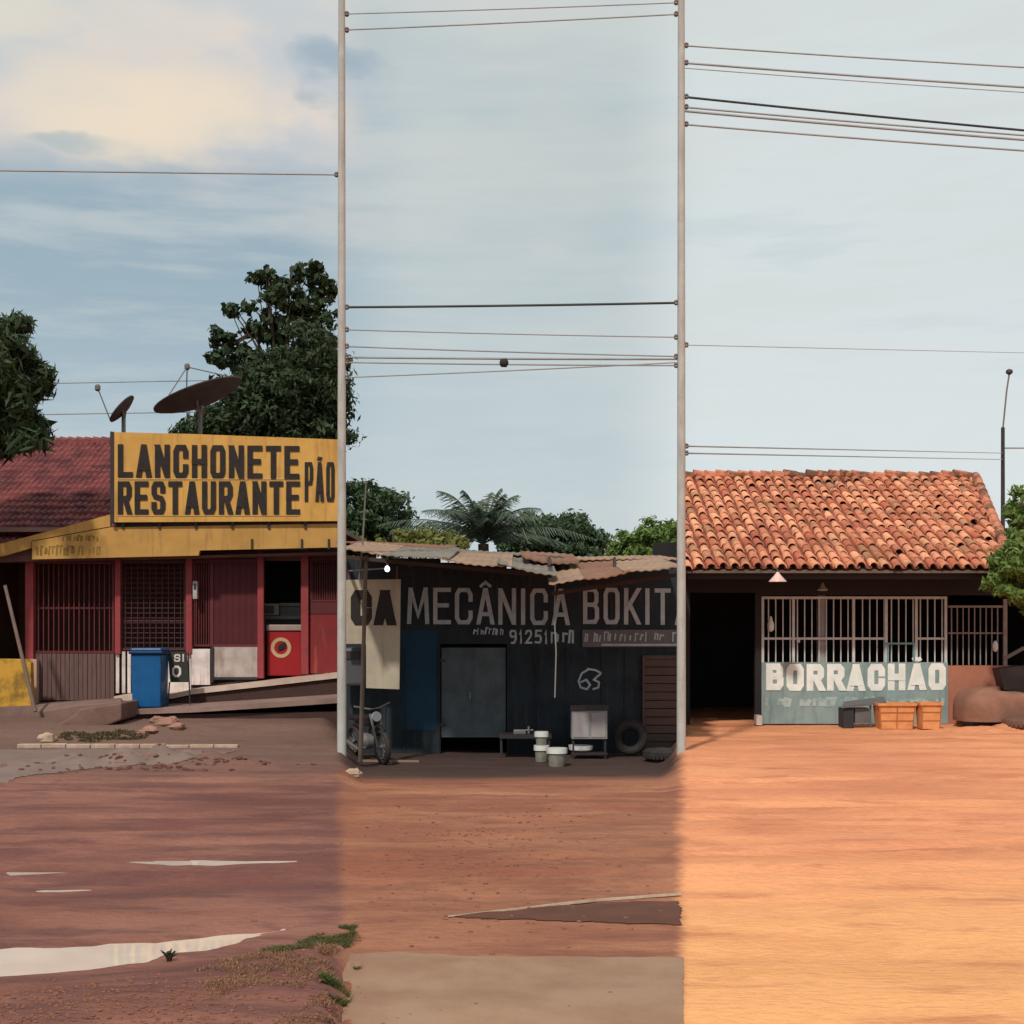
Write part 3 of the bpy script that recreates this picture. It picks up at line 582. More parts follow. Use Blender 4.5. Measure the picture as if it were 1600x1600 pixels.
# ------------------------------------------------------------ rubble, grass clump, stones by the step
STONE = mat('broken_masonry', rgb(176, 132, 114, .8), .95, rgb(120, 90, 80), .7, 5, .4, 20)
def pile(name, cpx, n, sx, sy, r, m, label, cat='rubble', kind=None, r2=None):
    cx, cy = ground_pt(*cpx); mb = MB()
    for i in range(n):
        x = random.gauss(cx, sx); y = random.gauss(cy, sy); q = random.uniform(r*.4, r); mb.rock((x, y, hh(x, y)+q*.2), q)
    o = mb.build(name, m); tag(o, label, None if kind else cat, None, kind); return o
for i, (px, py, r) in enumerate(((232, 1136, .11), (246, 1131, .13), (262, 1134, .15), (278, 1136, .1), (270, 1128, .09), (222, 1140, .07))):
    x, y = ground_pt(px, py); mb = MB(); mb.rock((x, y, hh(x, y)+r*.35), r, .25)
    tag(mb.build('broken_block', STONE), 'broken pinkish masonry lump heaped below the blue bin', 'rubble', 'masonry lumps below the blue bin')
x, y = ground_pt(76, 1158); mb = MB(); mb.rock((x, y, hh(x, y)+.05), .12, .2); tag(mb.build('stone', conc), 'pale flat stone left of the earth step', 'stone')
pile('clods', (250, 1200), 110, .9, .22, .035, mat('red_clod', rgb(112, 72, 64, .85), .95, rgb(84, 54, 48), .6, 5, .4), 'small red clods on the dirt heap', kind='stuff')
pile('clods', (120, 1575), 1300, .7, .36, .010, mat('brown_clod', rgb(150, 100, 80, .8), .95, rgb(90, 60, 50), .7, 9, .4), 'crumbly red clods and dead leaves in the near left', kind='stuff')
pile('gravel', (740, 1340), 420, .55, 1.8, .014, mat('tan_pebble', rgb(150, 104, 84, .8), .95, rgb(110, 74, 60), .6, 9, .3), 'small loose pebbles scattered over the red dirt', kind='stuff')
def grass(name, poly, n, hmin, hmax, m, label, lean=.5, w_=.006, seed=1):
    r = np.random.default_rng(seed); xs_ = [p[0] for p in poly]; ys_ = [p[1] for p in poly]; vv = []; 
    cnt = 0
    while cnt < n:
        x = r.uniform(min(xs_), max(xs_)); y = r.uniform(min(ys_), max(ys_)); d = polyd(x, y, poly)+mnoise.noise(Vector((x*2.5, y*2.5, 3)))*.22
        if d > 0 or mnoise.noise(Vector((x*5, y*5, 8))) < -.15: 
            cnt += .25; continue
        cnt += 1; z = hh(x, y)-.01; h_ = r.uniform(hmin, hmax); a = r.uniform(0, 6.28); dx, dy = math.cos(a), math.sin(a); b = r.uniform(0, 6.28); l = r.uniform(.1, lean)*h_
        q = w_*r.uniform(.6, 1.4); lx, ly = l*math.cos(b), l*math.sin(b)
        vv += [(x-dx*q, y-dy*q, z), (x+dx*q, y+dy*q, z), (x+dx*q*.7+lx*.4, y+dy*q*.7+ly*.4, z+h_*.6), (x-dx*q*.7+lx*.4, y-dy*q*.7+ly*.4, z+h_*.6),
               (x-dx*q*.7+lx*.4, y-dy*q*.7+ly*.4, z+h_*.6), (x+dx*q*.7+lx*.4, y+dy*q*.7+ly*.4, z+h_*.6), (x+dx*.001+lx, y+dy*.001+ly, z+h_*.95), (x+lx, y+ly, z+h_*.95)]
    vv = np.array(vv); o = from_np(name, vv, np.arange(len(vv)).reshape(-1, 4), m); return tag(o, label, None, None, 'stuff')
grass('grass', GP([(300, 1520), (380, 1492), (470, 1468), (545, 1455), (545, 1600), (470, 1600), (470, 1560), (400, 1545), (330, 1560)]), 20000, .008, .026, leafmat('dry_grass', rgb(176, 132, 100, .85), rgb(120, 88, 68, .8)), 'dry yellow grass on the bank beside the puddle', 1.8, .003)
grass('grass', GP([(420, 1478), (470, 1462), (545, 1448), (545, 1482), (480, 1488), (430, 1488)]), 9000, .01, .035, leafmat('green_grass', rgb(84, 92, 52, .7), rgb(110, 108, 66, .7)), 'short green grass strip above the dry grass', 1.2, .0035, 2)
grass('grass', GP([(500, 1530), (545, 1515), (545, 1575), (500, 1565)]), 4500, .01, .04, leafmat('green_tuft_grass', rgb(70, 92, 44, .7), rgb(100, 112, 56, .7)), 'green grass tuft at the right end of the bank', 1.2, .0035, 3)
grass('grass', GP([(90, 1148), (150, 1143), (220, 1140), (230, 1152), (160, 1160), (100, 1158)]), 2500, .015, .06, leafmat('verge_grass', rgb(84, 84, 50, .7), rgb(110, 96, 64, .7)), 'sparse green verge grass above the pale kerb beam', .7, .012, 4)
x, y = ground_pt(264, 1502); mb = MB()
for i in range(9):
    a = i*.7; mb.tube([(x, y, -.03), (x+.012*math.cos(a), y+.01*math.sin(a), .03+.008*(i % 4)), (x+.045*math.cos(a), y+.03*math.sin(a), .04+.012*(i % 3))], [.004, .009, .002], 5)
tag(mb.build('weed', leafmat('weed_leaf', rgb(60, 64, 44, .6), rgb(80, 76, 56, .6))), 'dark little weed standing at the edge of the long puddle', 'weed')

# ------------------------------------------------------------ mechanic shed (middle)
DM = 23.5
M = thing('repair_shed', (0, DM, -.31), 'dark blue mechanic shed under a ragged sheet roof', 'workshop')
NAVY = mat('dark_blue_wall', rgb(44, 54, 62, .85), .85, rgb(26, 32, 38, .8), .9, 1.6, .4, 20, streak=(rgb(70, 66, 62, .8), .55))
NAVYB = mat('blue_wall_band', rgb(26, 66, 92, .8), .8, rgb(22, 44, 60), .7, 1.6, .2)
mb = MB(); x0, x1 = P(536, 0, DM).x, P(1064, 0, DM).x
a_ = P(688, 1006, DM).x; b2 = P(792, 1006, DM).x; zd = P(0, 1006, DM).z; za = -.6; zt = 2.95
mb.box(x0, a_, DM, DM+.15, za, zt); mb.box(b2, x1, DM, DM+.15, za, 2.78); mb.box(a_, b2, DM, DM+.15, zd, 2.88)
mb.box(x0, x0+.12, DM+.15, 27.6, za, zt); mb.box(x1-.12, x1, DM+.15, 27.6, za, 2.78); mb.box(x0, x1, 27.6, 27.75, za, 2.9)
mb.build('wall', NAVY, M)
for px in (560, 600, 631, 684, 797, 836, 884, 940, 976): MB().pbox(px, 1012, px+2.2, 1186, DM-.018, .016).build('batten', NAVY, M)
MB().pbox(628, 985, 683, 1140, DM-.006, .006).build('wall_band', NAVYB, M)
mb = MB(); mb.pbox(690, 1012, 790, 1152, DM+.03, .04); [mb.pbox(x, 1012, x+2, 1152, DM+.018, .012) for x in (690, 738, 788)]; mb.pbox(692, 1078, 738, 1080, DM+.02, .01); dr = mb.build('door', mat('grey_door', rgb(86, 98, 104, .85), .7, rgb(56, 64, 70), .9, 2.2, .2, streak=(rgb(96, 78, 66, .8), .5)), M)
for py in (1030, 1130): MB().pbox(688, py, 696, py+4, DM+.0, .016).build('hinge', DARKM, dr)
MB().pbox(733, 1082, 736, 1092, DM-.01, .03).build('handle', METAL, dr)
LET = mat('grey_white_lettering', rgb(182, 192, 198, .85), .8, rgb(132, 142, 150), .7, 5)
mb = MB()
text(mb, 'MECÂNICA', 636, 918, 890, 975, DM-.006, 6.6, .22, slope=2)
text(mb, 'BOKITA', 911, 918, 1080, 975, DM-.006, 6.6, .28, slope=2)
scribble(mb, 740, 981, 790, 993, DM-.006, 2.2, 6, 5)
text(mb, '91251', 796, 984, 856, 1006, DM-.006, 3.2, .32, wob=.5)
scribble(mb, 862, 985, 900, 1006, DM-.006, 3, 9, 6)
mb.v = [v if v[0] < x1 else (x1, v[1]+.0004*i_/max(1, len(mb.v)), v[2]) for i_, v in enumerate(mb.v)]
mb.build('lettering', LET, M)
mb = MB()
for pl in ([(921, 1045), (909, 1052), (904, 1064), (907, 1074), (917, 1077), (922, 1070), (916, 1062), (907, 1066)], [(917, 1045), (930, 1047), (940, 1052), (932, 1058), (928, 1062), (936, 1066), (935, 1074), (926, 1077)]):
    ribbon(mb, [(P(px, py, DM).x, P(px, py, DM).z) for px, py in pl], .032, DM-.006-.001*len(mb.v)/20, False)
mb.build('painted_number', LET, M)
# strip sign
mb = MB(); mb.pbox(910, 984, 1063, 1011, DM-.04, .03); st = mb.build('strip_sign', mat('faded_grey_banner', rgb(112, 108, 112, .8), .8, rgb(80, 78, 82), .7, 4), M)
mb = MB(); scribble(mb, 914, 987, 1058, 1003, DM-.045, 2.4, 8, 7); mb.pbox(940, 1006, 1062, 1009, DM-.044, .003); mb.build('lettering', LET, st)
# CA board
mb = MB(); DB = 22.6; mb.prism([(536, 906), (626, 905), (624, 1077), (572, 1075), (572, 1006), (536, 1006)], DB, .04)
cb = tag(mb.build('sign_board', mat('cream_board', rgb(190, 180, 158, .8), .7, rgb(160, 148, 132, .8), .8, 1.5, .1, 20, streak=(rgb(140, 120, 100), .4))), 'cream board with large black letters CA, its lower left cut away', 'sign')
mb = MB(); text(mb, 'CA', 548, 922, 618, 977, DB-.006, 15, .12); mb.build('lettering', BLK, cb)
mb = MB(); mb.bar(P(545, 890, DB+.04), P(545, 1007, DB+.04), .05); mb.bar(P(620, 885, DB+.09), P(622, 1060, DB+.09), .05); mb.build('bracket', WOOD, cb)
q = thing('machine_case', P(553, 1075, 22.9), 'grey rounded machine case hung below the cream board', 'machine'); MB().pbox(530, 1012, 570, 1072, 22.9, .35).build('body', mat('case_grey', rgb(88, 88, 92, .8), .5), q, bevel=.05); MB().pbox(534, 1018, 562, 1030, 22.88, .02).build('vent', DARKM, q)
# brown shutter right
mb = MB()
for i in range(11): y = 1030+i*13; mb.pbox(1008, y, 1063, y+11.5, DM-.05+.006*(i % 2), .03)
mb.pbox(1004, 1024, 1008, 1174, DM-.07, .06); mb.pbox(1008, 1024, 1063, 1029.5, DM-.07, .06)
mb.build('shutter', mat('brown_board_shutter', rgb(92, 72, 66, .8), .8, rgb(66, 52, 50), .7, 3, .1, 30, stretch=(.5, 1, 4)), M)
# roof: individual ragged corrugated sheets
RM = [mat('roof_sheet_tan', rgb(176, 146, 122, .8), .8, rgb(120, 92, 76), .8, 2, .2), mat('roof_sheet_grey', rgb(140, 134, 122, .8), .8, rgb(96, 84, 74), .8, 2, .2), mat('roof_sheet_rust', rgb(150, 108, 84, .8), .8, rgb(104, 70, 56), .8, 2, .2)]
def sheet(px0, pyf0, px1, pyf1, Dfr, Dbk, pyb0, pyb1, m, sag=0, th=.02, ncor=None):
    a, b = P(px0, pyf0, Dfr), P(px1, pyf1, Dfr); nn = max(10, int((b.x-a.x)/.022)); mb = MB(); rows = 6; top = []
    xb0, xb1 = a.x+.02, b.x+.02; zb0, zb1 = P(0, pyb0, Dbk).z, P(0, pyb1, Dbk).z
    n = len(mb.v)
    for s_ in (0, 1):
        for r in range(rows+1):
            t = r/rows
            for i in range(nn+1):
                u = i/nn; x = (a.x+(b.x-a.x)*u)*(1-t)+(xb0+(xb1-xb0)*u)*t; y = Dfr+(Dbk-Dfr)*t; z = (a.z+(b.z-a.z)*u)*(1-t)+(zb0+(zb1-zb0)*u)*t
                z += .008*math.sin(x*2*math.pi/.13)-sag*math.sin(math.pi*u)*(1-t)+.02*mnoise.noise(Vector((x*1.5, y, 3)))-s_*th
                mb.v.append((x, y+(.03*mnoise.noise(Vector((x*3, 0, 9))) if r == 0 else 0), z))
    K = (rows+1)*(nn+1)
    for s_ in (0, 1):
        for r in range(rows):
            for i in range(nn):
                a_ = n+s_*K+r*(nn+1)+i; f = (a_, a_+1, a_+nn+2, a_+nn+1); mb.f.append(f if not s_ else f[::-1])
    for i in range(nn): a_ = n+i; mb.f.append((a_, a_+K, a_+1+K, a_+1)); a_ = n+rows*(nn+1)+i; mb.f.append((a_, a_+1, a_+1+K, a_+K))
    for r in range(rows):
        for e_ in (0, nn): a_ = n+r*(nn+1)+e_; mb.f.append((a_, a_+nn+1, a_+nn+1+K, a_+K))
    return mb.build('roof_sheet', m, M)
sheet(528, 855, 605, 866, 21.2, 24.6, 846, 852, RM[0])
sheet(598, 866, 702, 872, 21.0, 24.8, 852, 856, RM[1])
sheet(690, 874, 800, 884, 20.9, 24.8, 862, 864, RM[0], .02)
sheet(776, 878, 870, 897, 20.8, 24.6, 868, 873, RM[1], .03)
sheet(858, 912, 912, 903, 20.7, 24.8, 880, 874, RM[0])
sheet(905, 904, 985, 893, 20.8, 24.8, 876, 874, RM[2], .03)
sheet(975, 892, 1068, 882, 20.9, 24.6, 876, 872, RM[0], .02)
sheet(815, 868, 905, 878, 22.6, 25.5, 862, 866, RM[2], .06)
sheet(525, 846, 700, 856, 24.3, 27.9, 846, 852, RM[2]); sheet(690, 862, 880, 868, 24.3, 27.9, 858, 866, RM[1]); sheet(870, 874, 1068, 872, 24.3, 27.9, 870, 868, RM[0])
mb = MB(); 
for (a1, b1, c1, d1) in ((534, 866, 862, 896), (862, 924, 1066, 893)): mb.bar(P(a1, b1+4, 21.25), P(c1, d1+4, 21.25), .08)
for px in (540, 640, 740, 858, 960, 1060): mb.bar(P(px, 884 if px < 900 else 905, 21.25), P(px, 872, 23.6), .06)
mb.build('roof_beam', mat('dark_beam', rgb(70, 54, 48, .8), .9), M)
mb = MB(); mb.tube([P(572, 868, 21.3), P(569, 980, 21.3), P(566, 1095, 21.3), P(563, 1190, 21.3)], [.03, .032, .035, .038], 7); mb.build('post', mat('post_dark', rgb(104, 88, 78, .8), .8, rgb(70, 60, 54), .6, 6), M)
mb = MB(); mb.tube([P(868, 914, 21.3), P(866, 960, 21.4), P(869, 1020, 21.4), P(867, 1090, 21.4)], .011, 5)
tag(mb.build('hanging_rope', mat('pale_rope', rgb(150, 148, 146, .8), .9)), 'pale rope hanging from the low corner of the sheet roof', 'rope')
mb = MB(); mb.tube([P(552, 1000, 23.0), P(566, 860, 22.9), P(572, 752, 22.8)], [.02, .018, .012], 6)
tag(mb.build('antenna_mast', METAL), 'thin leaning antenna mast rising above the left of the shed roof', 'mast')
# lit bulb on a batten
c_ = P(605, 889, 22.0); q = thing('light_bulb', c_, 'glowing white bulb under the left of the shed roof', 'lamp')
mb = MB(); mb.lathe((c_.x, c_.y, c_.z), [(.01, -.045), (.03, -.035), (.042, 0), (.034, .028), (.015, .05)], 14); mb.build('bulb', mat('lit_bulb', (.9, .9, .9, 1), .3, emit=((.85, .93, 1, 1), 2.5)), q, smooth=True)
mb = MB(); mb.tube([(c_.x-.02, c_.y, c_.z+.01), P(545, 892, 22.0)], .012, 6); mb.tube([(c_.x, c_.y, c_.z+.05), (c_.x, c_.y, c_.z+.18)], .02, 6); mb.build('cable', mat('pale_batten', rgb(170, 175, 185, .8)), q)
# grey panel box + basin + buckets + bench
c_ = P(922, 1195, 22.6)
q = thing('tool_cabinet', (c_.x, 22.7, -.3), 'grey tool cabinet on a dark stand below the painted number', 'cabinet')
MB().pbox(893, 1110, 949, 1155, 22.6, .4).build('body', mat('cabinet_grey', rgb(150, 150, 150, .8), .5, rgb(110, 108, 110), .7, 5), q, bevel=.01)
MB().pbox(891, 1102, 951, 1109.5, 22.57, .45).build('top', DARKM, q); mb = MB(); mb.pbox(896, 1114, 920, 1152, 22.59, .01); mb.pbox(924, 1114, 946, 1152, 22.59, .01); mb.build('door', mat('cabinet_door', rgb(170, 162, 162, .8), .4), q)
mb = MB(); z1_ = P(0, 1155, 22.6).z
for px in (896, 946):
    for y in (22.65, 22.95): mb.bar((P(px, 0, 22.6).x, y, z1_), (P(px, 0, 22.6).x, y, -.32), .04)
mb.pbox(893, 1176, 949, 1180, 22.62, .36); mb.build('stand', DARKM, q)
c_ = P(909, 1168, 22.45); q = tag(MB().lathe((c_.x, 22.8, P(0, 1176, 22.8).z), [(.1, 0), (.19, .05), (.2, .12), (.185, .12), (.09, .02)], 20).build('basin', mat('white_plastic', rgb(225, 225, 220, .85), .4), smooth=True), 'shallow white basin on the shelf under the tool cabinet', 'basin')
def bucket(cpx, top, rb, rt, D, label):
    c = P(cpx, 0, D); zb = hh(c.x, D)+.005 if top[1] is None else top[1]; zt_ = zb+top[0]
    q = thing('bucket', (c.x, D, zb), label, 'bucket', 'paint buckets outside the mechanic shed')
    MB().lathe((c.x, D, zb), [(rb, 0), (rt, top[0]), (rt-.012, top[0]), (rb-.012, .02)], 18).build('body', mat('bucket_grey', rgb(150, 146, 134, .8), .5, rgb(90, 88, 80), .8, 6), q, smooth=True)
    MB().lathe((c.x, D, zb), [(rt+.005, top[0]-.07), (rt+.012, top[0]-.07), (rt+.012, top[0]+.01), (.01, top[0]+.012)], 18).build('lid', mat('white_plastic', (.8, .8, .8, 1)), q, smooth=True)
    return zt_
bucket(870, (.27, None), .12, .15, 21.6, 'larger bucket with a white lid standing on the ground')
zt_ = bucket(846, (.25, None), .09, .11, 22.1, 'lower small bucket of the stacked pair beside the bench')
bucket(846, (.2, zt_+.014), .08, .1, 22.1, 'upper small bucket resting on another by the bench')
q = thing('workbench', (P(822, 0, 22.9).x, 22.9, -.31), 'low dark workbench against the mechanic shed wall', 'workbench')
MB().pbox(780, 1148, 862, 1154, 22.7, .6).build('worktop', DARKM, q)
z1_ = P(0, 1154, 22.7).z
for px in (783, 858):
    for y in (22.75, 23.25): MB().bar((P(px, 0, 22.7).x, y, z1_), (P(px, 0, 22.7).x, y, -.33), .05).build('leg', DARKM, q)
c_ = P(812, 1148, 22.9); MB()
q = thing('vice', (c_.x, 22.85, P(0, 1148, 22.7).z), 'small bench vice on the dark workbench', 'vice'); z_ = P(0, 1148, 22.7).z
MB().box(c_.x-.1, c_.x+.1, 22.8, 22.95, z_, z_+.07).build('body', METAL, q, bevel=.01); MB().tube([(c_.x+.1, 22.87, z_+.06), (c_.x+.22, 22.87, z_+.06)], .015, 6).build('screw', METAL, q); MB().box(c_.x+.13, c_.x+.16, 22.8, 22.95, z_+.01, z_+.12).build('jaw', METAL, q)
# tyres leaning by the shed (dark heap beside the cabinet)
RUB = mat('black_rubber', rgb(44, 42, 42, .8), .8, rgb(66, 58, 54), .6, 6, .2)
def tyre(c, Rr, r, axis, label, group, m=RUB, tilt=None):
    q = thing('tyre', c, label, 'tyre', group); mb = MB(); mb.torus(c, Rr, r, axis, 32, 10); o = mb.build('casing', m, q, smooth=True)
    mb = MB(); 
    for j in range(32):
        a = 2*math.pi*j/32; u_ = Vector((math.cos(a), 0, math.sin(a))) if axis == 'y' else Vector((math.cos(a), math.sin(a), 0)); t_ = Vector((-math.sin(a), 0, math.cos(a))) if axis == 'y' else Vector((-math.sin(a), math.cos(a), 0)); w_ = Vector((0, 1, 0)) if axis == 'y' else Vector((0, 0, 1))
        p = Vector(c)+u_*(Rr+r*.93); s = .022
        pts = [p+t_*s*i+w_*r*.6*j2+u_*k2 for k2 in (-.004, .006) for i, j2 in ((-1, -1), (1, -1), (1, 1), (-1, 1))]
        n = len(mb.v); mb.v += [tuple(v) for v in pts]; mb.f += [(n+4, n+5, n+6, n+7), (n, n+1, n+5, n+4), (n+1, n+2, n+6, n+5), (n+2, n+3, n+7, n+6), (n+3, n, n+4, n+7)]
    mb.build('tread', m, q)
    if tilt: q.rotation_euler = tilt
    return q
tyre((P(1040, 0, 22).x, 22.3, hh(P(1040, 0, 22).x, 22.3)+.08), .24, .09, 'z', 'dusty tyre lying flat below the brown shutter', 'tyres at the mechanic shed')
tyre((P(985, 0, 22.9).x, 23.0, -.31+.30), .22, .08, 'y', 'upright dark tyre between the cabinet and the brown shutter', 'tyres at the mechanic shed', tilt=(.2, 0, 0))
# motorcycle, partly at the left of the shed
Dm = 22.0; cx = P(583, 0, Dm).x; zg = hh(cx, Dm)
q = thing('motorcycle', (cx, Dm, zg), 'dark motorcycle parked under the cream board of the shed', 'motorcycle')
def wheel(x):
    mb = MB(); mb.torus((x, Dm, zg+.28), .235, .045, 'y', 30, 8); o = mb.build('wheel', RUB, q, smooth=True)
    mb = MB(); mb.lathe((x, Dm-.03, zg+.28), [(.2, 0), (.2, .06), (.185, .06), (.185, 0)], 24, 'y', cap=False); mb.lathe((x, Dm-.05, zg+.28), [(.035, 0), (.035, .1)], 10, 'y')
    for j in range(9): a = j*2*math.pi/9; mb.tube([(x, Dm, zg+.28), (x+.19*math.cos(a), Dm, zg+.28+.19*math.sin(a))], .006, 4)
    mb.build('rim', METAL, o)
wheel(cx+.42); wheel(cx-.72)
PLM = mat('dark_plastic', rgb(40, 38, 44, .8), .35)
mb = MB(); mb.tube([(cx+.42, Dm-.07, zg+.28), (cx+.2, Dm-.07, zg+.78)], .02, 6); mb.tube([(cx+.42, Dm+.07, zg+.28), (cx+.2, Dm+.07, zg+.78)], .02, 6); mb.build('fork', METAL, q)
mb = MB(); mb.tube([(cx+.2, Dm, zg+.74), (cx-.1, Dm, zg+.45), (cx-.35, Dm, zg+.35), (cx-.72, Dm, zg+.28)], .025, 6); mb.tube([(cx+.2, Dm, zg+.7), (cx-.6, Dm, zg+.6)], .025, 6); mb.build('frame', DARKM, q)
MB().lathe((cx-.12, Dm-.12, zg+.34), [(.08, 0), (.13, .05), (.13, .2), (.08, .24)], 14, 'y').build('engine', METAL, q, smooth=True)
mb = MB(); taper(mb, cx-.18, cx+.16, Dm-.1, Dm+.1, zg+.58, zg+.76, .8); mb.build('fuel_tank', PLM, q, bevel=.04)
mb = MB(); taper(mb, cx-.75, cx-.16, Dm-.11, Dm+.11, zg+.64, zg+.73, .85); mb.build('seat', PLM, q, bevel=.03)
MB().tube([(cx+.12, Dm-.3, zg+.92), (cx+.2, Dm-.08, zg+.86), (cx+.2, Dm+.08, zg+.86), (cx+.12, Dm+.3, zg+.92)], .014, 6).build('handlebar', METAL, q)
MB().lathe((cx+.27, Dm, zg+.74), [(.03, -.06), (.08, 0), (.075, .03)], 14, 'x').build('headlight', mat('headlight_glass', rgb(210, 215, 220, .8), .15), q, smooth=True)
mb = MB(); mb.tube([(cx+.17, Dm, zg+.4), (cx+.28, Dm, zg+.55), (cx+.42, Dm, zg+.585), (cx+.56, Dm, zg+.53)], [.03, .04, .04, .02], 6); mb.build('mudguard', PLM, q)
mb = MB(); mb.tube([(cx-.05, Dm-.1, zg+.25), (cx-.3, Dm-.12, zg+.2), (cx-.75, Dm-.13, zg+.3)], [.02, .03, .035], 7); mb.build('exhaust', METAL, q); q.rotation_euler = (.08, 0, math.radians(-62))
x, y = ground_pt(552, 1212); mb = MB(); mb.rock((x, y, hh(x, y)+.03), .1, .2); tag(mb.build('stone', conc), 'whitish stone on the dirt in front of the motorcycle', 'stone')
x, y = ground_pt(605, 1192); mb = MB(); mb.bar((x-.6, y+.05, hh(x, y)+.03), (x+.5, y-.05, hh(x, y)+.03), .05); tag(mb.build('timber_strip', mat('pale_timber', rgb(150, 125, 110, .8))), 'pale timber strip on the ground before the shed', 'timber')

# ------------------------------------------------------------ tyre shop (right)
DS = 25.9
T = thing('tyre_shop', (P(1330, 0, DS).x, DS, 0), 'tyre repair shop with an orange clay tile roof and pale lettered low wall', 'shop')
x0, x1 = P(1068, 0, DS).x, P(1590, 0, DS).x
TEAL = mat('pale_teal_wall', rgb(150, 170, 168, .85), .8, rgb(118, 140, 140, .85), .8, 2, .2, 30, streak=(rgb(96, 104, 100), .5))
CRM = mat('white_lettering', rgb(240, 240, 234, .9), .7, rgb(205, 215, 208, .9), .7, 6)
PINK = mat('pink_plaster', rgb(190, 124, 100, .8), .9, rgb(150, 96, 78), .8, 2, .3, 20)
SH = mat('shade_dark_wall', rgb(56, 52, 54, .7), .9, rgb(36, 34, 38), .7, 1.5)  # shade under the eave and indoors put into the wall colour
mb = MB(); zt = 2.9
mb.box(x0, x1+.6, 31.5, 31.65, -.2, zt+.8); mb.box(x0, x0+.12, DS, 31.5, -.2, zt); mb.box(x1+.5, x1+.6, DS+.2, 31.5, -.2, zt)
a_ = P(1180, 0, DS).x; zl = P(0, 930, DS).z
mb.box(a_, x1+.5, DS+.0, DS+.14, zl, zt-.02); mb.box(x0+.12, a_, DS, DS+.14, P(0, 926, DS).z, zt-.02); mb.box(a_, P(1190, 0, DS).x, DS, DS+.14, -.2, zl)
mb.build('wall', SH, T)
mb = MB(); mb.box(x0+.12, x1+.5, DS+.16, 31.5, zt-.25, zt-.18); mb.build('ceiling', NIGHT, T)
MB().pbox(1190, 1035, 1481, 1131, DS-.02, .16).build('low_wall', TEAL, T)
MB().pbox(1182, 1118, 1191, 1133, DS-.3, .25).build('wall_foot', WHT, T)
MB().pbox(1481, 1040, 1594, 1136, DS, .15).build('side_wall', PINK, T)
mb = MB(); text(mb, 'BORRACHÃO', 1197, 1037, 1478, 1079, DS-.026, 10.5, .16, wob=.8); mb.build('lettering', CRM, T)
mb = MB()
FADE = mat('faded_small_lettering', rgb(178, 190, 184, .85), .8, rgb(130, 150, 150), .85, 4, hard=True)
scribble(mb, 1198, 1090, 1478, 1105, DS-.025, 5, 10, 8); mb.build('lettering', FADE, T)
BARW = mat('white_grille_paint', rgb(205, 205, 204, .85), .5, rgb(160, 160, 160), .7, 5); BART = mat('teal_bar_paint', rgb(120, 160, 166, .8), .5)
mb = MB(); D_ = DS-.015
for x in (1190, 1238, 1332, 1383, 1430, 1476): mb.pbox(x, 936, x+4, 1035, D_, .05)
mb.pbox(1190, 932, 1480, 936, D_, .05); mb.pbox(1194, 996, 1383, 999.5, D_+.012, .02); mb.pbox(1434, 996, 1476, 999.5, D_+.012, .02)
for i in range(25):
    x = 1200+i*11.3
    if min(abs(x-q_) for q_ in (1192, 1240, 1334, 1385, 1432, 1478)) > 4: mb.pbox(x, 936, x+1.7, 1035, D_+.034, .014)
mb.pbox(1245, 998, 1250, 1004, D_-.01, .01); mb.build('grille', BARW, T)
mb = MB(); mb.pbox(1384, 1004, 1430, 1007, D_-.02, .03); mb.pbox(1386, 1007, 1389, 1035, D_-.02, .03); mb.pbox(1427, 1007, 1430, 1035, D_-.02, .03); mb.build('hatch_frame', BART, T)
MB().pbox(1278, 930, 1290, 1035, DS+.06, .12).build('post', mat('grey_post', rgb(160, 158, 158, .8), .8, rgb(120, 118, 118), .7, 5), T)
mb = MB(); DG = mat('rusty_grille', rgb(150, 138, 134, .8), .7, rgb(104, 92, 88), .6, 5)
for i in range(9): x = 1486+i*9; mb.pbox(x, 948, x+1.8, 1040, D_+.01, .014)
mb.pbox(1482, 946, 1570, 949.5, D_-.005, .03); mb.pbox(1482, 988, 1570, 990.5, D_+.026, .014); mb.pbox(1568, 936, 1574, 1040, D_-.02, .05); mb.build('grille', DG, T)
# eave beam and rafters
DE = 24.7; ze = P(0, 890, DE).z
mb = MB(); mb.box(x0-.05, P(1560, 0, DE).x, DE+.12, DE+.22, ze-.16, ze-.04); mb.build('eave_beam', SH, T)
DR = 29.6; zr = P(0, 748, DR).z; xle, xre = P(1066, 0, DE).x, P(1552, 0, DE).x+.1; xlr, xrr = P(1066, 0, DE).x, P(1524, 0, DR).x
# clay tile roof: column by column of overlapping barrel tiles; the right side is a hip
CLAY = bpy.data.materials.new('clay_tiles'); CLAY.use_nodes = True; k = NT(CLAY.node_tree); b = k.n['Principled BSDF']
ri = k.new('ShaderNodeNewGeometry').outputs['Random Per Island']; tco = k.new('ShaderNodeTexCoord').outputs['Object']
c = k.mix(ri, rgb(186, 104, 80, .9), rgb(248, 176, 136, .92)); c = k.mix(k.math('MULTIPLY', k.smooth(ri, .9, .97), .6), c, rgb(120, 84, 66, .8)); nn_ = k.noise(tco, 2.2, 6, .65); c = k.mix(k.math('MULTIPLY', k.smooth(nn_, .5, .66), .6), c, rgb(132, 104, 70, .8))
n3 = k.noise(tco, 14, 4, .6); c = k.mix(k.math('MULTIPLY', k.smooth(n3, .52, .7), .6), c, rgb(110, 66, 56, .8)); k.l.new(c, b.inputs['Base Color']); b.inputs['Roughness'].default_value = .85; b.inputs['Specular IOR Level'].default_value = .2
mb = MB(); ncol = 46; step = .205; nrow = 15; skew = 0
depth = DR-DE; slope = (zr-ze)/depth; L_ = depth/nrow
def hipx(t): return P(1583, 0, DE).x+(P(1524, 0, DR).x-P(1583, 0, DE).x)*t
ncol = int((hipx(0)-xle)/step)+6
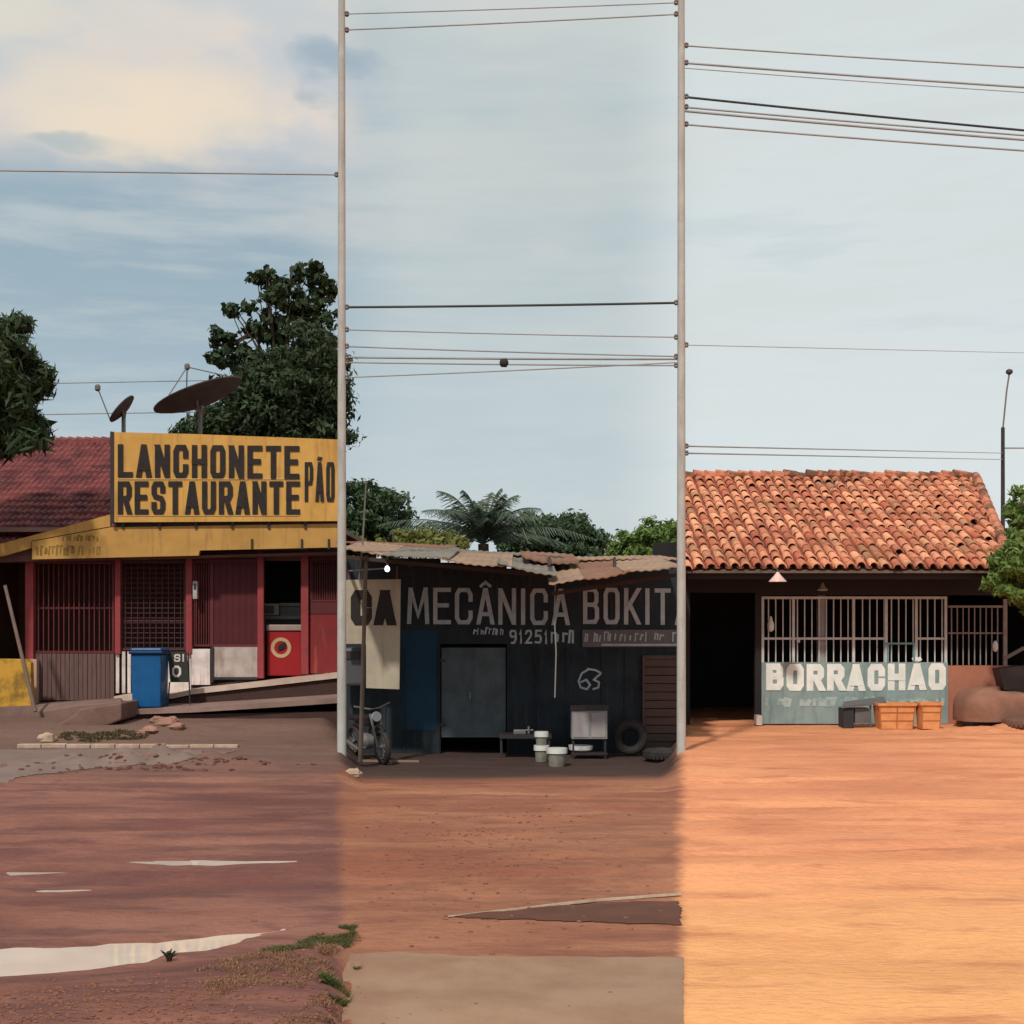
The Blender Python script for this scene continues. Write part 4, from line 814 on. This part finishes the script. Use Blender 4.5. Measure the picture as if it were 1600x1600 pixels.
sk = 0
def hipl(t): return P(1065, 0, DE+(DR-DE)*t).x
for r in range(nrow):
    t0, t1 = r/nrow, (r+1)/nrow; y0, y1 = DE+depth*t0, DE+depth*t1+.04
    for c_i in range(ncol):
        xm = xle+step*(c_i+.5)+random.uniform(-.008, .008)
        if random.random() < .006: continue
        if xm > hipx(t0)+.05 or (r == 0 and xm > hipx(0)) or xm < hipl(t0)+.03: continue
        jx = random.gauss(0, .011); jz = random.uniform(-.008, .018)-.035*math.sin(t0*math.pi)*(.5+.5*math.sin(xm*1.3)); yj = random.gauss(0, .02)-(.09 if random.random() < .02 else 0)
        n = len(mb.v); seg = 6; ra = .088
        for yy, tt, rr, lift in ((y0+yj, t0, ra, .035), (y1+yj, t1, ra*.82, 0)):
            for s_ in range(seg+1):
                a = math.pi*s_/seg; zz = ze+(yy-DE)*slope
                mb.v.append((xm+jx*(1 if tt == t0 else -1)-rr*math.cos(a), yy, zz+rr*math.sin(a)*.95+lift+jz))
        for s_ in range(seg): mb.f.append((n+s_, n+s_+1, n+s_+seg+2, n+s_+seg+1))
        # open tile lip
        m0 = len(mb.v)
        for s_ in range(seg+1):
            a = math.pi*s_/seg; mb.v.append((mb.v[n+s_][0]*1+.015*math.cos(a), mb.v[n+s_][1], mb.v[n+s_][2]-.018*math.sin(a)-.001))
        for s_ in range(seg): mb.f.append((n+s_, m0+s_, m0+s_+1, n+s_+1))
rt = mb.build('roof', CLAY, T)
mb = MB()                                                 # channel tiles in between
for c_i in range(ncol+1):
    xm = xle+step*(c_i+.0); t_end = 1.0
    t_st = 0
    while t_end > 0 and xm < hipl(t_end)+.08: t_end -= .02
    while t_st < 1 and xm > hipx(t_st)-.02: t_st += .02
    if t_end <= t_st+.02: continue
    pr = [(-.06, .03), (-.03, .008), (.03, .008), (.06, .03)]
    for (p, q_), (p2, q2) in zip(pr[:-1], pr[1:]):
        ye = DE+depth*t_end; zz = ze+(ye-DE)*slope
        ys0 = DE+.02+depth*t_st; zs0 = ze+(ys0-DE)*slope; mb.quad((xm+p, ys0, zs0+q_), (xm+p2, ys0, zs0+q2), (xm+p2, ye, zz+q2), (xm+p, ye, zz+q_))
mb.build('channel_tiles', mat('shaded_clay', rgb(150, 84, 66, .8), .9, rgb(100, 62, 50), .7, 6), rt)
mb = MB(); n_ = 26
xlr = hipl(1)
for i in range(n_):
    x = xlr+(xrr-xlr)*i/n_; z = zr+.06+random.uniform(-.02, .03); mb.tube([(x, DR, z), (x+(xrr-xlr)/n_+.05, DR, z-.02)], [.115, .09], 9)
n_ = 14
for i in range(n_):
    t = 1-i/n_; t2 = 1-(i+1)/n_-.01; a = Vector((hipx(t), DE+depth*t, ze+depth*t*slope+.06)); b_ = Vector((hipx(t2), DE+depth*t2, ze+depth*t2*slope+.05)); mb.tube([a, b_], [.09, .11], 9)
mb.build('ridge_tiles', mat('mossy_clay', rgb(206, 130, 100, .85), .9, rgb(84, 66, 54, .8), .85, 3.2, .3, 20, hard=True), rt)
mb = MB(); 
def q3(t): return (hipx(t), DE+depth*t, ze+depth*t*slope-.03)
mb.solid([(hipl(0)+.02, DE+.03, ze-.03), (hipx(0), DE+.03, ze-.03), q3(1), (hipl(1)+.03, DR, zr-.03)], .03)
mb.solid([(xlr, DR, zr-.03), (xrr, DR, zr-.03), (hipx(0), DR+depth, ze), (P(1068, 0, DR+depth).x, DR+depth, ze)], .03)
mb.quad((hipx(0), DE+.03, ze-.03), (hipx(0)+.0, DR+depth, ze), (xrr, DR, zr-.03), (xrr, DR-.001, zr-.03))
mb.build('roof_boards', WOOD, rt)
# pendant lamp shade
c_ = P(1215, 909, 24.55); q = thing('pendant_lamp', (c_.x, 24.55, c_.z), 'pale pink conical lamp shade hanging under the tiled eave', 'lamp')
MB().lathe((c_.x, 24.55, c_.z), [(.155, -.0), (.15, .015), (.07, .1), (.03, .15), (.02, .17)], 20).build('lamp_shade', mat('pink_enamel', rgb(238, 196, 190, .9), .4), q, smooth=True)
MB().tube([(c_.x, 24.55, c_.z+.16), (c_.x, 24.58, ze-.0), (c_.x, 24.85, ze+.03)], .01, 5).build('cord', DARKM, q)
c_ = P(1285, 921, 25.6); mb = MB(); mb.lathe((c_.x, 25.6, c_.z), [(.02, -.03), (.09, -.02), (.1, .0), (.05, .05), (.02, .12)], 14); tag(mb.build('ceiling_lamp', mat('dim_lamp', rgb(170, 168, 164, .8)), smooth=True), 'small grey lamp above the grey grille post', 'lamp')
c_ = P(1204, 975, 25.8); mb = MB(); mb.lathe((c_.x, 25.78, c_.z), [(.02, -.14), (.06, -.1), (.065, 0), (.035, .07), (.02, .14)], 12); tag(mb.build('hanging_bottle', mat('white_plastic', (.8, .8, .8, 1)), smooth=True), 'white plastic bottle hung on the left of the white grille', 'bottle')
c_ = P(1558, 1010, 25.7); mb = MB(); mb.lathe((c_.x, 25.8, c_.z), [(.02, -.1), (.05, -.06), (.05, .04), (.02, .1)], 12); tag(mb.build('hanging_bottle', mat('white_plastic', (.8, .8, .8, 1)), smooth=True), 'white plastic bottle hung on the rusty grille at right', 'bottle')
# bench, woven crates, tyres
q = thing('metal_bench', (P(1345, 0, 25.2).x, 25.2, hh(P(1345, 0, 25.2).x, 25.2)), 'grey metal workbench with sloping top before the lettered wall', 'bench'); GM2 = mat('bench_grey', rgb(110, 108, 110, .8), .6, rgb(80, 78, 80), .7, 4)
mb = MB(); mb.solid([P(1316, 1103, 24.95), P(1385, 1096, 24.95), P(1380, 1088, 25.45), P(1320, 1096, 25.45)], .04); mb.build('bench_top', GM2, q)
MB().pbox(1318, 1107, 1334, 1138, 25.0, .4).build('side_panel', mat('bench_black', rgb(54, 54, 58, .8), .7), q)
MB().pbox(1336, 1107, 1358, 1130, 25.04, .36).build('drawer', GM2, q)
for px in (1360, 1380): MB().bar(P(px, 1099, 25.02), P(px, 1142, 25.02), .04).build('leg', GM2, q)
CRT = mat('orange_crate', rgb(232, 160, 104, .85), .8, rgb(190, 118, 70, .85), .7, 5, .2); CRD = mat('crate_slat_brown', rgb(190, 122, 78, .8), .9)
def crate(px0, py0, px1, py1, D, dp, cols, label):
    a, b_ = P(px0, py1, D), P(px1, py0, D); cx = (a.x+b_.x)/2; zg = hh(cx, D)+.005; hgt = b_.z-a.z; q = thing('woven_crate', (cx, D, zg), label, 'crate', 'orange woven crates before the tyre shop')
    mb = MB(); z1_ = zg+hgt; x0, x1 = a.x, b_.x
    taper(mb, x0+.02, x1-.02, D+.02, D+dp-.02, zg, z1_-.03, .88); mb.build('body', CRT, q)
    mb = MB(); mb.box(x0, x1, D-.01, D+.03, z1_-.03, z1_+.015); mb.box(x0, x1, D+dp-.03, D+dp+.01, z1_-.03, z1_+.015); mb.box(x0, x0+.04, D+.03, D+dp-.03, z1_-.03, z1_+.015); mb.box(x1-.04, x1, D+.03, D+dp-.03, z1_-.03, z1_+.015); mb.build('rim', CRT, q)
    mb = MB()
    for i in range(cols+1): x = x0+.03+(x1-x0-.06)*i/cols; xm_ = cx+(x-cx)*.88; mb.bar((xm_, D+.045, zg+.01), (x, D+.0, z1_-.035), .022)
    for j in range(1, 3): f = j/3; mb.box(cx+(x0-cx)*(.88+.12*f)+.02, cx+(x1-cx)*(.88+.12*f)-.02, D+.036-.03*f, D+.05-.03*f, zg+hgt*f-.008, zg+hgt*f+.008)
    mb.build('slat', CRD, q)
crate(1372, 1106, 1433, 1145, 24.7, .45, 2, 'wider orange woven crate in front of the lettered wall')
crate(1438, 1107, 1474, 1147, 24.5, .38, 1, 'narrower orange woven crate, right of the wider one')
DUST = mat('dusty_rubber', rgb(124, 92, 76, .8), .9, rgb(84, 64, 56), .7, 3, .3)
x_ = P(1556, 0, 25).x
q = thing('covered_heap', (x_, 25.2, 0), 'dusty brown covered heap against the pink wall at the right edge', 'heap')
mb = MB(); n_ = 26; m_ = 9; base = 0
for i in range(m_+1):
    for jx_ in range(n_):
        a = 2*math.pi*jx_/n_; ph = math.pi/2*i/m_; cx_, sx_ = math.cos(a), math.sin(a); pw = lambda v, e: math.copysign(abs(v)**e, v)
        rr = pw(math.cos(ph), .28); nz = 1+.09*mnoise.noise(Vector((cx_*1.7, sx_*1.7, ph*1.6))); mb.v.append((x_+.2+.80*rr*pw(cx_, .5)*nz, 25.25+.5*rr*pw(sx_, .5)*nz, .13+.52*pw(math.sin(ph), .55)*nz*(1-.12*cx_)))
for i in range(m_):
    for jx_ in range(n_): a = i*n_+jx_; b_ = i*n_+(jx_+1) % n_; mb.f.append((a, b_, b_+n_, a+n_))
mb.f.append(tuple(range(n_-1, -1, -1))); mb.build('cover', mat('dusty_tarpaulin', rgb(158, 112, 92, .85), .9, rgb(104, 74, 62, .8), .8, 1.6, .5, 9), q, smooth=True)
mb = MB(); mb.box(x_-.42, x_+.95, 24.95, 25.55, -.05, .125); mb.build('pallet', DARKM, q)
tyre((x_+.3, 24.3, hh(x_+.3, 24.3)+.08), .33, .085, 'z', 'dusty tyre lying flat before the covered heap', 'tyres at the tyre shop', DUST)
q = thing('tyre_changer', (P(1580, 0, 24.9).x, 25.0, 0), 'dark tyre changing machine with a raised arm at the right edge', 'machine')
mb = MB(); mb.prism([(1562, 1045), (1600, 1040), (1600, 1075), (1570, 1078)], 25.0, .4); mb.build('table', DARKM, q); MB().pbox(1573, 1072, 1600, 1138, 25.02, .3).build('body', DARKM, q, bevel=.02)
MB().tube([P(1568, 1030, 25.1), P(1600, 1012, 25.1)], .035, 6).build('arm', METAL, q)

# ------------------------------------------------------------ utility poles and wires
def pole(px, D, rt_, rb_, ztop, label, arms=()):
    x = P(px, 0, D).x; zg = hh(x, D)-.1; q = thing('utility_pole', (x, D, zg), label, 'utility pole', 'concrete utility poles')
    MB().tube([(x, D, zg), (x, D, ztop)], [rb_, rt_], 14).build('pole', POLEM, q, smooth=True)
    for z, l in arms:
        ca = MB().box(x-.05, x+.05, D-l, D+l, z-.05, z+.05).build('crossarm', WOOD, q)
        mb = MB(); [mb.lathe((x, D+s*l*.85, z+.05), [(.03, 0), (.045, .03), (.03, .06), (.045, .09), (.02, .13)], 8) for s in (-1, 0.45, 1)]; mb.build('insulator', METAL, ca)
    return x
DW = 20.5
pole(534, DW, .048, .068, 11.9, 'slim pale concrete pole between the restaurant and the mechanic shed')
pole(1064.5, DW, .048, .068, 11.9, 'slim pale concrete pole between the mechanic shed and the tyre shop')
def wire(pts, r, label, group, m=WIREM, sag=0):
    """pts: (px, py, D) ends; sag in px"""
    (a, b, c), (d, e_, f) = pts; q = []
    for i in range(17):
        t = i/16; p = P(a, b, c)*(1-t)+P(d, e_, f)*t; p.z -= sag/F*DW*4*t*(1-t); q.append(p)
    return tag(MB().tube(q, r, 5).build('wire', m), label, 'wire', group)
POLES = [o for o in COL.objects if o.name.startswith('utility_pole')]
def insul(pi, py, side):
    x = P((534, 1064.5)[pi], 0, DW).x; z = P(0, py, DW).z; s_ = .075*side
    MB().tube([(x, DW, z), (x+s_, DW, z)], .012, 6).lathe((x+s_, DW, z), [(.018, -.035), (.034, -.02), (.026, 0), (.034, .02), (.016, .04)], 10).build('insulator', METAL, POLES[pi], smooth=True)
for pi, ys_p, sd_p in ((0, (273,), -1), (0, (22, 47, 480, 515, 541, 558, 566, 590), 1), (1, (4, 22, 473, 527, 557, 571), -1), (1, (71, 98, 151, 167, 194, 697, 708, 539), 1)):
    for y_ in ys_p: insul(pi, y_, sd_p)
gl, gm_, gr = 'overhead wires left of the first pole', 'overhead wires between the slim poles', 'overhead wires right of the second pole'
wire(((-200, 264, DW), (534, 273, DW)), .013, 'single dark wire crossing the clouds on the left', gl)
wire(((-200, 604, 33), (345, 594, 34)), .014, 'upper of two low wires running behind the dishes', gl); wire(((-200, 652, 33), (345, 643, 34)), .014, 'lower of two low wires running behind the dishes', gl)
for (a, b, r, m, lb) in ((22, 4, .009, WIREM, 'topmost thin wire between the slim poles'), (47, 22, .011, WIREM, 'second thin wire from the top between the slim poles'), (480, 473, .018, WIRED, 'thick black twisted cable between the slim poles'),
        (515, 527, .009, WIREM, 'thin wire just under the black twisted cable'), (541, 557, .011, WIREM, 'wire above the splice bundle'), (558, 561, .017, WIREM, 'thicker cable carrying the dark splice'), (566, 571, .012, WIREM, 'wire directly under the splice cable'), (590, 566, .010, WIREM, 'lowest wire between the slim poles, rising to the right')):
    wire(((534, b if False else a, DW), (1064, b, DW)), r, lb, gm_, m, sag=1)
c_ = P(787, 567, DW); tag(MB().lathe((c_.x-.06, c_.y, c_.z), [(.02, 0), (.06, .02), (.065, .1), (.02, .13)], 10, 'x').build('cable_splice', RUB, smooth=True), 'small black splice box hanging on the cable bundle', 'splice')
for (a, b, r, m, lb) in ((71, 103, .012, WIREM, 'topmost wire over the tyre shop'), (98, 134, .016, WIREM, 'second wire from the top over the tyre shop'), (106, 142, .007, WIREM, 'faint thin wire below the second over the tyre shop'), (151, 201, .017, WIRED, 'dark upper cable of the bundle over the tyre shop'),
        (167, 209, .014, WIREM, 'second cable of the bundle over the tyre shop'), (173, 216, .018, WIREM, 'thickest cable of the bundle over the tyre shop'), (194, 233, .014, WIREM, 'lowest single wire below the bundle')):
    wire(((1064, a, DW), (1592+260, b+(b-a)*.5, DW)), r, lb, gr, m, sag=2)
DP = 50; xp = P(1567, 0, DP)
q = thing('street_lamp', (xp.x, DP, -.1), 'distant dark pole with a thin lamp arm behind the tiled roof', 'street lamp')
MB().tube([(xp.x, DP, -.1), P(1567, 668, DP)], [.085, .065], 10).build('pole', DARKM, q)
ar = MB().tube([P(1567, 670, DP), P(1573, 610, DP), P(1577, 584, DP)], .03, 6).build('arm', METAL, q)
c_ = P(1577, 581, DP); MB().lathe((c_.x, DP, c_.z-.1), [(.05, 0), (.13, .07), (.11, .16), (.03, .2)], 10).build('lamp_head', DARKM, ar, smooth=True)
wire(((1064, 697, DW), (1567, 708, DP)), .012, 'upper wire running back to the distant lamp pole', gr); wire(((1064, 708, DW), (1567, 718, DP)), .012, 'lower wire running back to the distant lamp pole', gr)
wire(((1567, 700, DP), (1800, 700, DP)), .03, 'wire leaving the distant lamp pole to the right', gr)
wire(((1064, 539, DW), (1800, 556, 40)), .006, 'very faint high wire over the tyre shop', gr)
# distant mast behind shed
mb = MB(); mb.tube([P(640, 900, 40), P(638, 768, 40)], [.05, .04], 6); tag(mb.build('distant_mast', METAL), 'thin distant mast between the bushy tree and the palm', 'mast')

# ------------------------------------------------------------ trees
def leaves(blobs, n, size, seed, elong=1.0, shell=.55, cl=0, clr=.3):
    """leaf quads in ellipsoid clumps; blobs: (px,py,D, rx,ry(px), rdepth m)"""
    r = np.random.default_rng(seed); out = []
    wsum = sum(b[3]*b[4] for b in blobs)
    for (px, py, D, rx, ry, rd) in blobs:
        c = np.array(P(px, py, D)); R3 = np.array([rx/F*D, rd, ry/F*D]); k_ = int(n*rx*ry/wsum)
        if cl:
            nc_ = max(4, int(cl*rx*ry/wsum)); d = r.normal(size=(nc_, 3)); d /= np.linalg.norm(d, axis=1)[:, None]; cc = d*(r.uniform(shell, 1.22, (nc_, 1)))
            cc = c+cc*R3; idx = r.integers(0, nc_, k_); d2 = r.normal(size=(k_, 3)); d2 /= np.linalg.norm(d2, axis=1)[:, None]
            p = cc[idx]+d2*r.uniform(.2, 1, (k_, 1))**.7*clr*r.uniform(.7, 1.3, (k_, 1))*np.array([1, 1, .75]); nrm = d2+r.normal(size=(k_, 3))*.5
        else:
            d = r.normal(size=(k_, 3)); d /= np.linalg.norm(d, axis=1)[:, None]; p = c+d*R3*(r.uniform(shell**3, 1, (k_, 1))**(1/3)); nrm = d+r.normal(size=(k_, 3))*.7
        nrm /= np.linalg.norm(nrm, axis=1)[:, None]; t = np.cross(nrm, r.normal(size=(k_, 3))); t /= np.linalg.norm(t, axis=1)[:, None]; bb = np.cross(nrm, t)
        s = size*r.uniform(.6, 1.35, (k_, 1)); t = t*s*elong; bb = bb*s/elong**.5*.55
        out.append(np.stack([p-t, p+bb-t*.1+nrm*s*.12, p+t, p-bb-t*.1+nrm*s*.12], 1).reshape(-1, 3))
    v = np.concatenate(out); return v, np.arange(len(v)).reshape(-1, 4)
def tree(name, base_px, D, blobs, n, size, m, label, seed, elong=1.2, cl=60, clr=.35, tr=.16, zbase=0, shell=.45, cat='tree', group=None):
    x = P(base_px, 0, D).x; zg = zbase; q = thing(name, (x, D, zg), label, cat, group)
    v, f = leaves(blobs, n, size, seed, elong, shell, cl, clr); from_np('crown', v, f, m, q)
    mb = MB(); top = P(*blobs[0][:3]); r = random.Random(seed)
    mid = Vector((x*.6+top.x*.4, D, zg+(top.z-zg)*.5)); mb.tube([(x, D, zg-.1), (x+(mid.x-x)*.3, D, zg+(mid.z-zg)*.5), mid, top], [tr, tr*.8, tr*.6, tr*.15], 8)
    for (px, py, DD, rx, ry, rd) in blobs:
        for _ in range(5):
            e_ = P(px+r.uniform(-.8, .8)*rx, py+r.uniform(-.8, .6)*ry, DD+r.uniform(-.5, .5)*rd); a = mid.lerp(top, r.uniform(0, .8)); b_ = a.lerp(e_, .5)+Vector((0, 0, .15)); mb.tube([a, b_, e_], [tr*.32, tr*.2, tr*.06], 5)
    mb.build('trunk', BARK, q, smooth=True); return q
LG = leafmat('dark_green_leaf', rgb(44, 60, 40, .8), rgb(72, 90, 58, .8), .2)
LG2 = leafmat('mid_green_leaf', rgb(58, 82, 56, .8), rgb(100, 122, 88, .8), .25)
LG3 = leafmat('bright_green_leaf', rgb(84, 112, 50, .9), rgb(128, 150, 80, .9), .3)
LGY = leafmat('yellow_green_leaf', rgb(110, 118, 60, .8), rgb(150, 150, 84, .8), .3)
tree('mango_tree', -70, 24.6, [(-15, 560, 24.6, 68, 78, .9), (-12, 640, 24.6, 72, 55, .9), (8, 615, 24.3, 50, 55, .6), (0, 688, 24.4, 58, 30, .6), (-60, 600, 24.8, 90, 100, 1)], 15000, .085, LG, 'dark leafy tree with long drooping leaves at the left edge', 3, 1.9, 150, .27, .14, .3, shell=.6)
tree('tall_tree', 470, 34.5, [(415, 432, 34.5, 20, 16, .4), (470, 430, 34.8, 30, 16, .5), (505, 450, 34.8, 18, 24, .4), (440, 468, 34.3, 34, 22, .6), (378, 482, 34.2, 26, 9, .3), (490, 488, 34.5, 34, 22, .5), (350, 528, 34.2, 20, 14, .3), (372, 556, 34.3, 34, 20, .4), (425, 515, 34.4, 34, 20, .5), (505, 530, 34.6, 22, 30, .5), (335, 560, 34.3, 10, 16, .3)], 3600, .105, LG, 'tall tree with sparse rounded leaves rising behind the sign', 11, 1.05, 170, .17, .14)
tree('dense_tree', 470, 32.5, [(478, 585, 32.5, 58, 62, 1.3), (440, 620, 32.2, 75, 60, 1.2), (495, 640, 32.4, 42, 70, 1.0), (400, 640, 31.9, 62, 48, .9), (440, 680, 32, 90, 40, .8), (350, 668, 31.8, 50, 20, .6), (300, 672, 31.8, 34, 14, .5)], 36000, .068, LG, 'dense dark tree directly behind the yellow sign', 12, 1.3, 420, .32, .22)
tree('bushy_tree', 572, 33, [(560, 795, 33, 40, 44, .9), (603, 800, 33, 34, 38, .8), (555, 830, 33, 50, 34, .9), (610, 835, 33, 28, 28, .7)], 14000, .058, LG2, 'bushy green tree behind the left end of the shed roof', 13, 1.2, 150, .22, .16, group='trees behind the shed')
tree('bushy_tree', 865, 36, [(850, 835, 36, 62, 26, 1), (905, 838, 36, 34, 30, .8), (820, 850, 36, 40, 25, .8), (925, 858, 36, 18, 20, .6)], 13000, .066, LG2, 'low spreading tree right of the palm behind the shed', 14, 1.2, 150, .24, .16, group='trees behind the shed')
tree('bushy_tree', 1010, 34, [(1012, 850, 34, 40, 30, 1), (975, 862, 34, 26, 18, .7), (1043, 852, 34, 24, 30, .7), (1020, 875, 34, 55, 25, .8)], 13000, .058, LG3, 'rounded brighter tree behind the right end of the shed', 15, 1.2, 150, .22, .15, group='trees behind the shed')
tree('hedge_bush', 660, 29.5, [(655, 848, 29.5, 62, 16, .5), (700, 852, 29.7, 40, 12, .5), (560, 856, 29.8, 50, 12, .5)], 6500, .06, LGY, 'low yellow green bush just behind the shed roof', 16, 1.2, 90, .16, .08, cat='bush')
tree('leafy_bush', 1690, 24.2, [(1597, 880, 24.2, 44, 42, .5), (1578, 905, 24.0, 28, 30, .4), (1622, 920, 24.2, 36, 40, .5), (1580, 862, 24.2, 22, 16, .4)], 12000, .043, LG3, 'bright leafy bush overhanging the right end of the tiled roof', 17, 1.4, 110, .15, .05, cat='bush')
tree('bushy_tree', 1610, 38, [(1602, 800, 38, 24, 34, .8), (1618, 830, 38, 36, 40, .8)], 4000, .09, LG3, 'bright green tree beyond the distant lamp pole', 18, 1.2, 60, .25, .12)
# palm with feathery fronds
D = 31.0; c0 = P(755, 850, D); q = thing('palm', (c0.x, D, 0), 'feathery palm with drooping fronds behind the shed roof', 'palm')
MB().tube([(c0.x, D, 0), (c0.x+.05, D, c0.z*.5), (c0.x, D, c0.z)], [.16, .13, .12], 9).build('trunk', BARK, q)
PL = leafmat('palm_leaf', rgb(70, 86, 72, .8), rgb(120, 134, 116, .8), .25); r = random.Random(5)
for i in range(34):
    a = i*2.399; up = r.uniform(.45, 1.45); L_ = r.uniform(1.5, 2.35)
    if i % 3 == 0: up = r.uniform(1.2, 1.5)
    d = Vector((math.cos(a), math.sin(a)*.8, 0)); pts = []
    for s in range(11):
        t = s/10; pts.append(c0+d*L_*math.cos(up)*(t+.3*t*t)*1.1+Vector((0, 0, L_*math.sin(up)*t-(.75-.2*up)*L_*t*t*.9)))
    mb = MB(); mb.tube(pts, [.02*(1-s/11)+.004 for s in range(11)], 4)
    for s in range(40):
        t = .12+.88*s/40; f_ = t*10; i0 = min(9, int(f_)); p = pts[i0].lerp(pts[i0+1], f_-i0); tg = (pts[i0+1]-pts[i0]).normalized(); sd_ = tg.cross(Vector((0, 0, 1)))
        sd_ = sd_.normalized() if sd_.length > .05 else Vector((1, 0, 0))
        for sg_ in (-1, 1):
            l = .38*math.sin(math.pi*(t*.85+.1))*r.uniform(.7, 1.1); e_ = p+(sd_*sg_*.75+tg*.6+Vector((0, 0, -.35-.5*r.random())))*l*1.15; w2 = tg*.015
            mb.quad(p-w2, p+w2, e_+w2*.3, e_-w2*.3)
    mb.build('frond', PL, q)
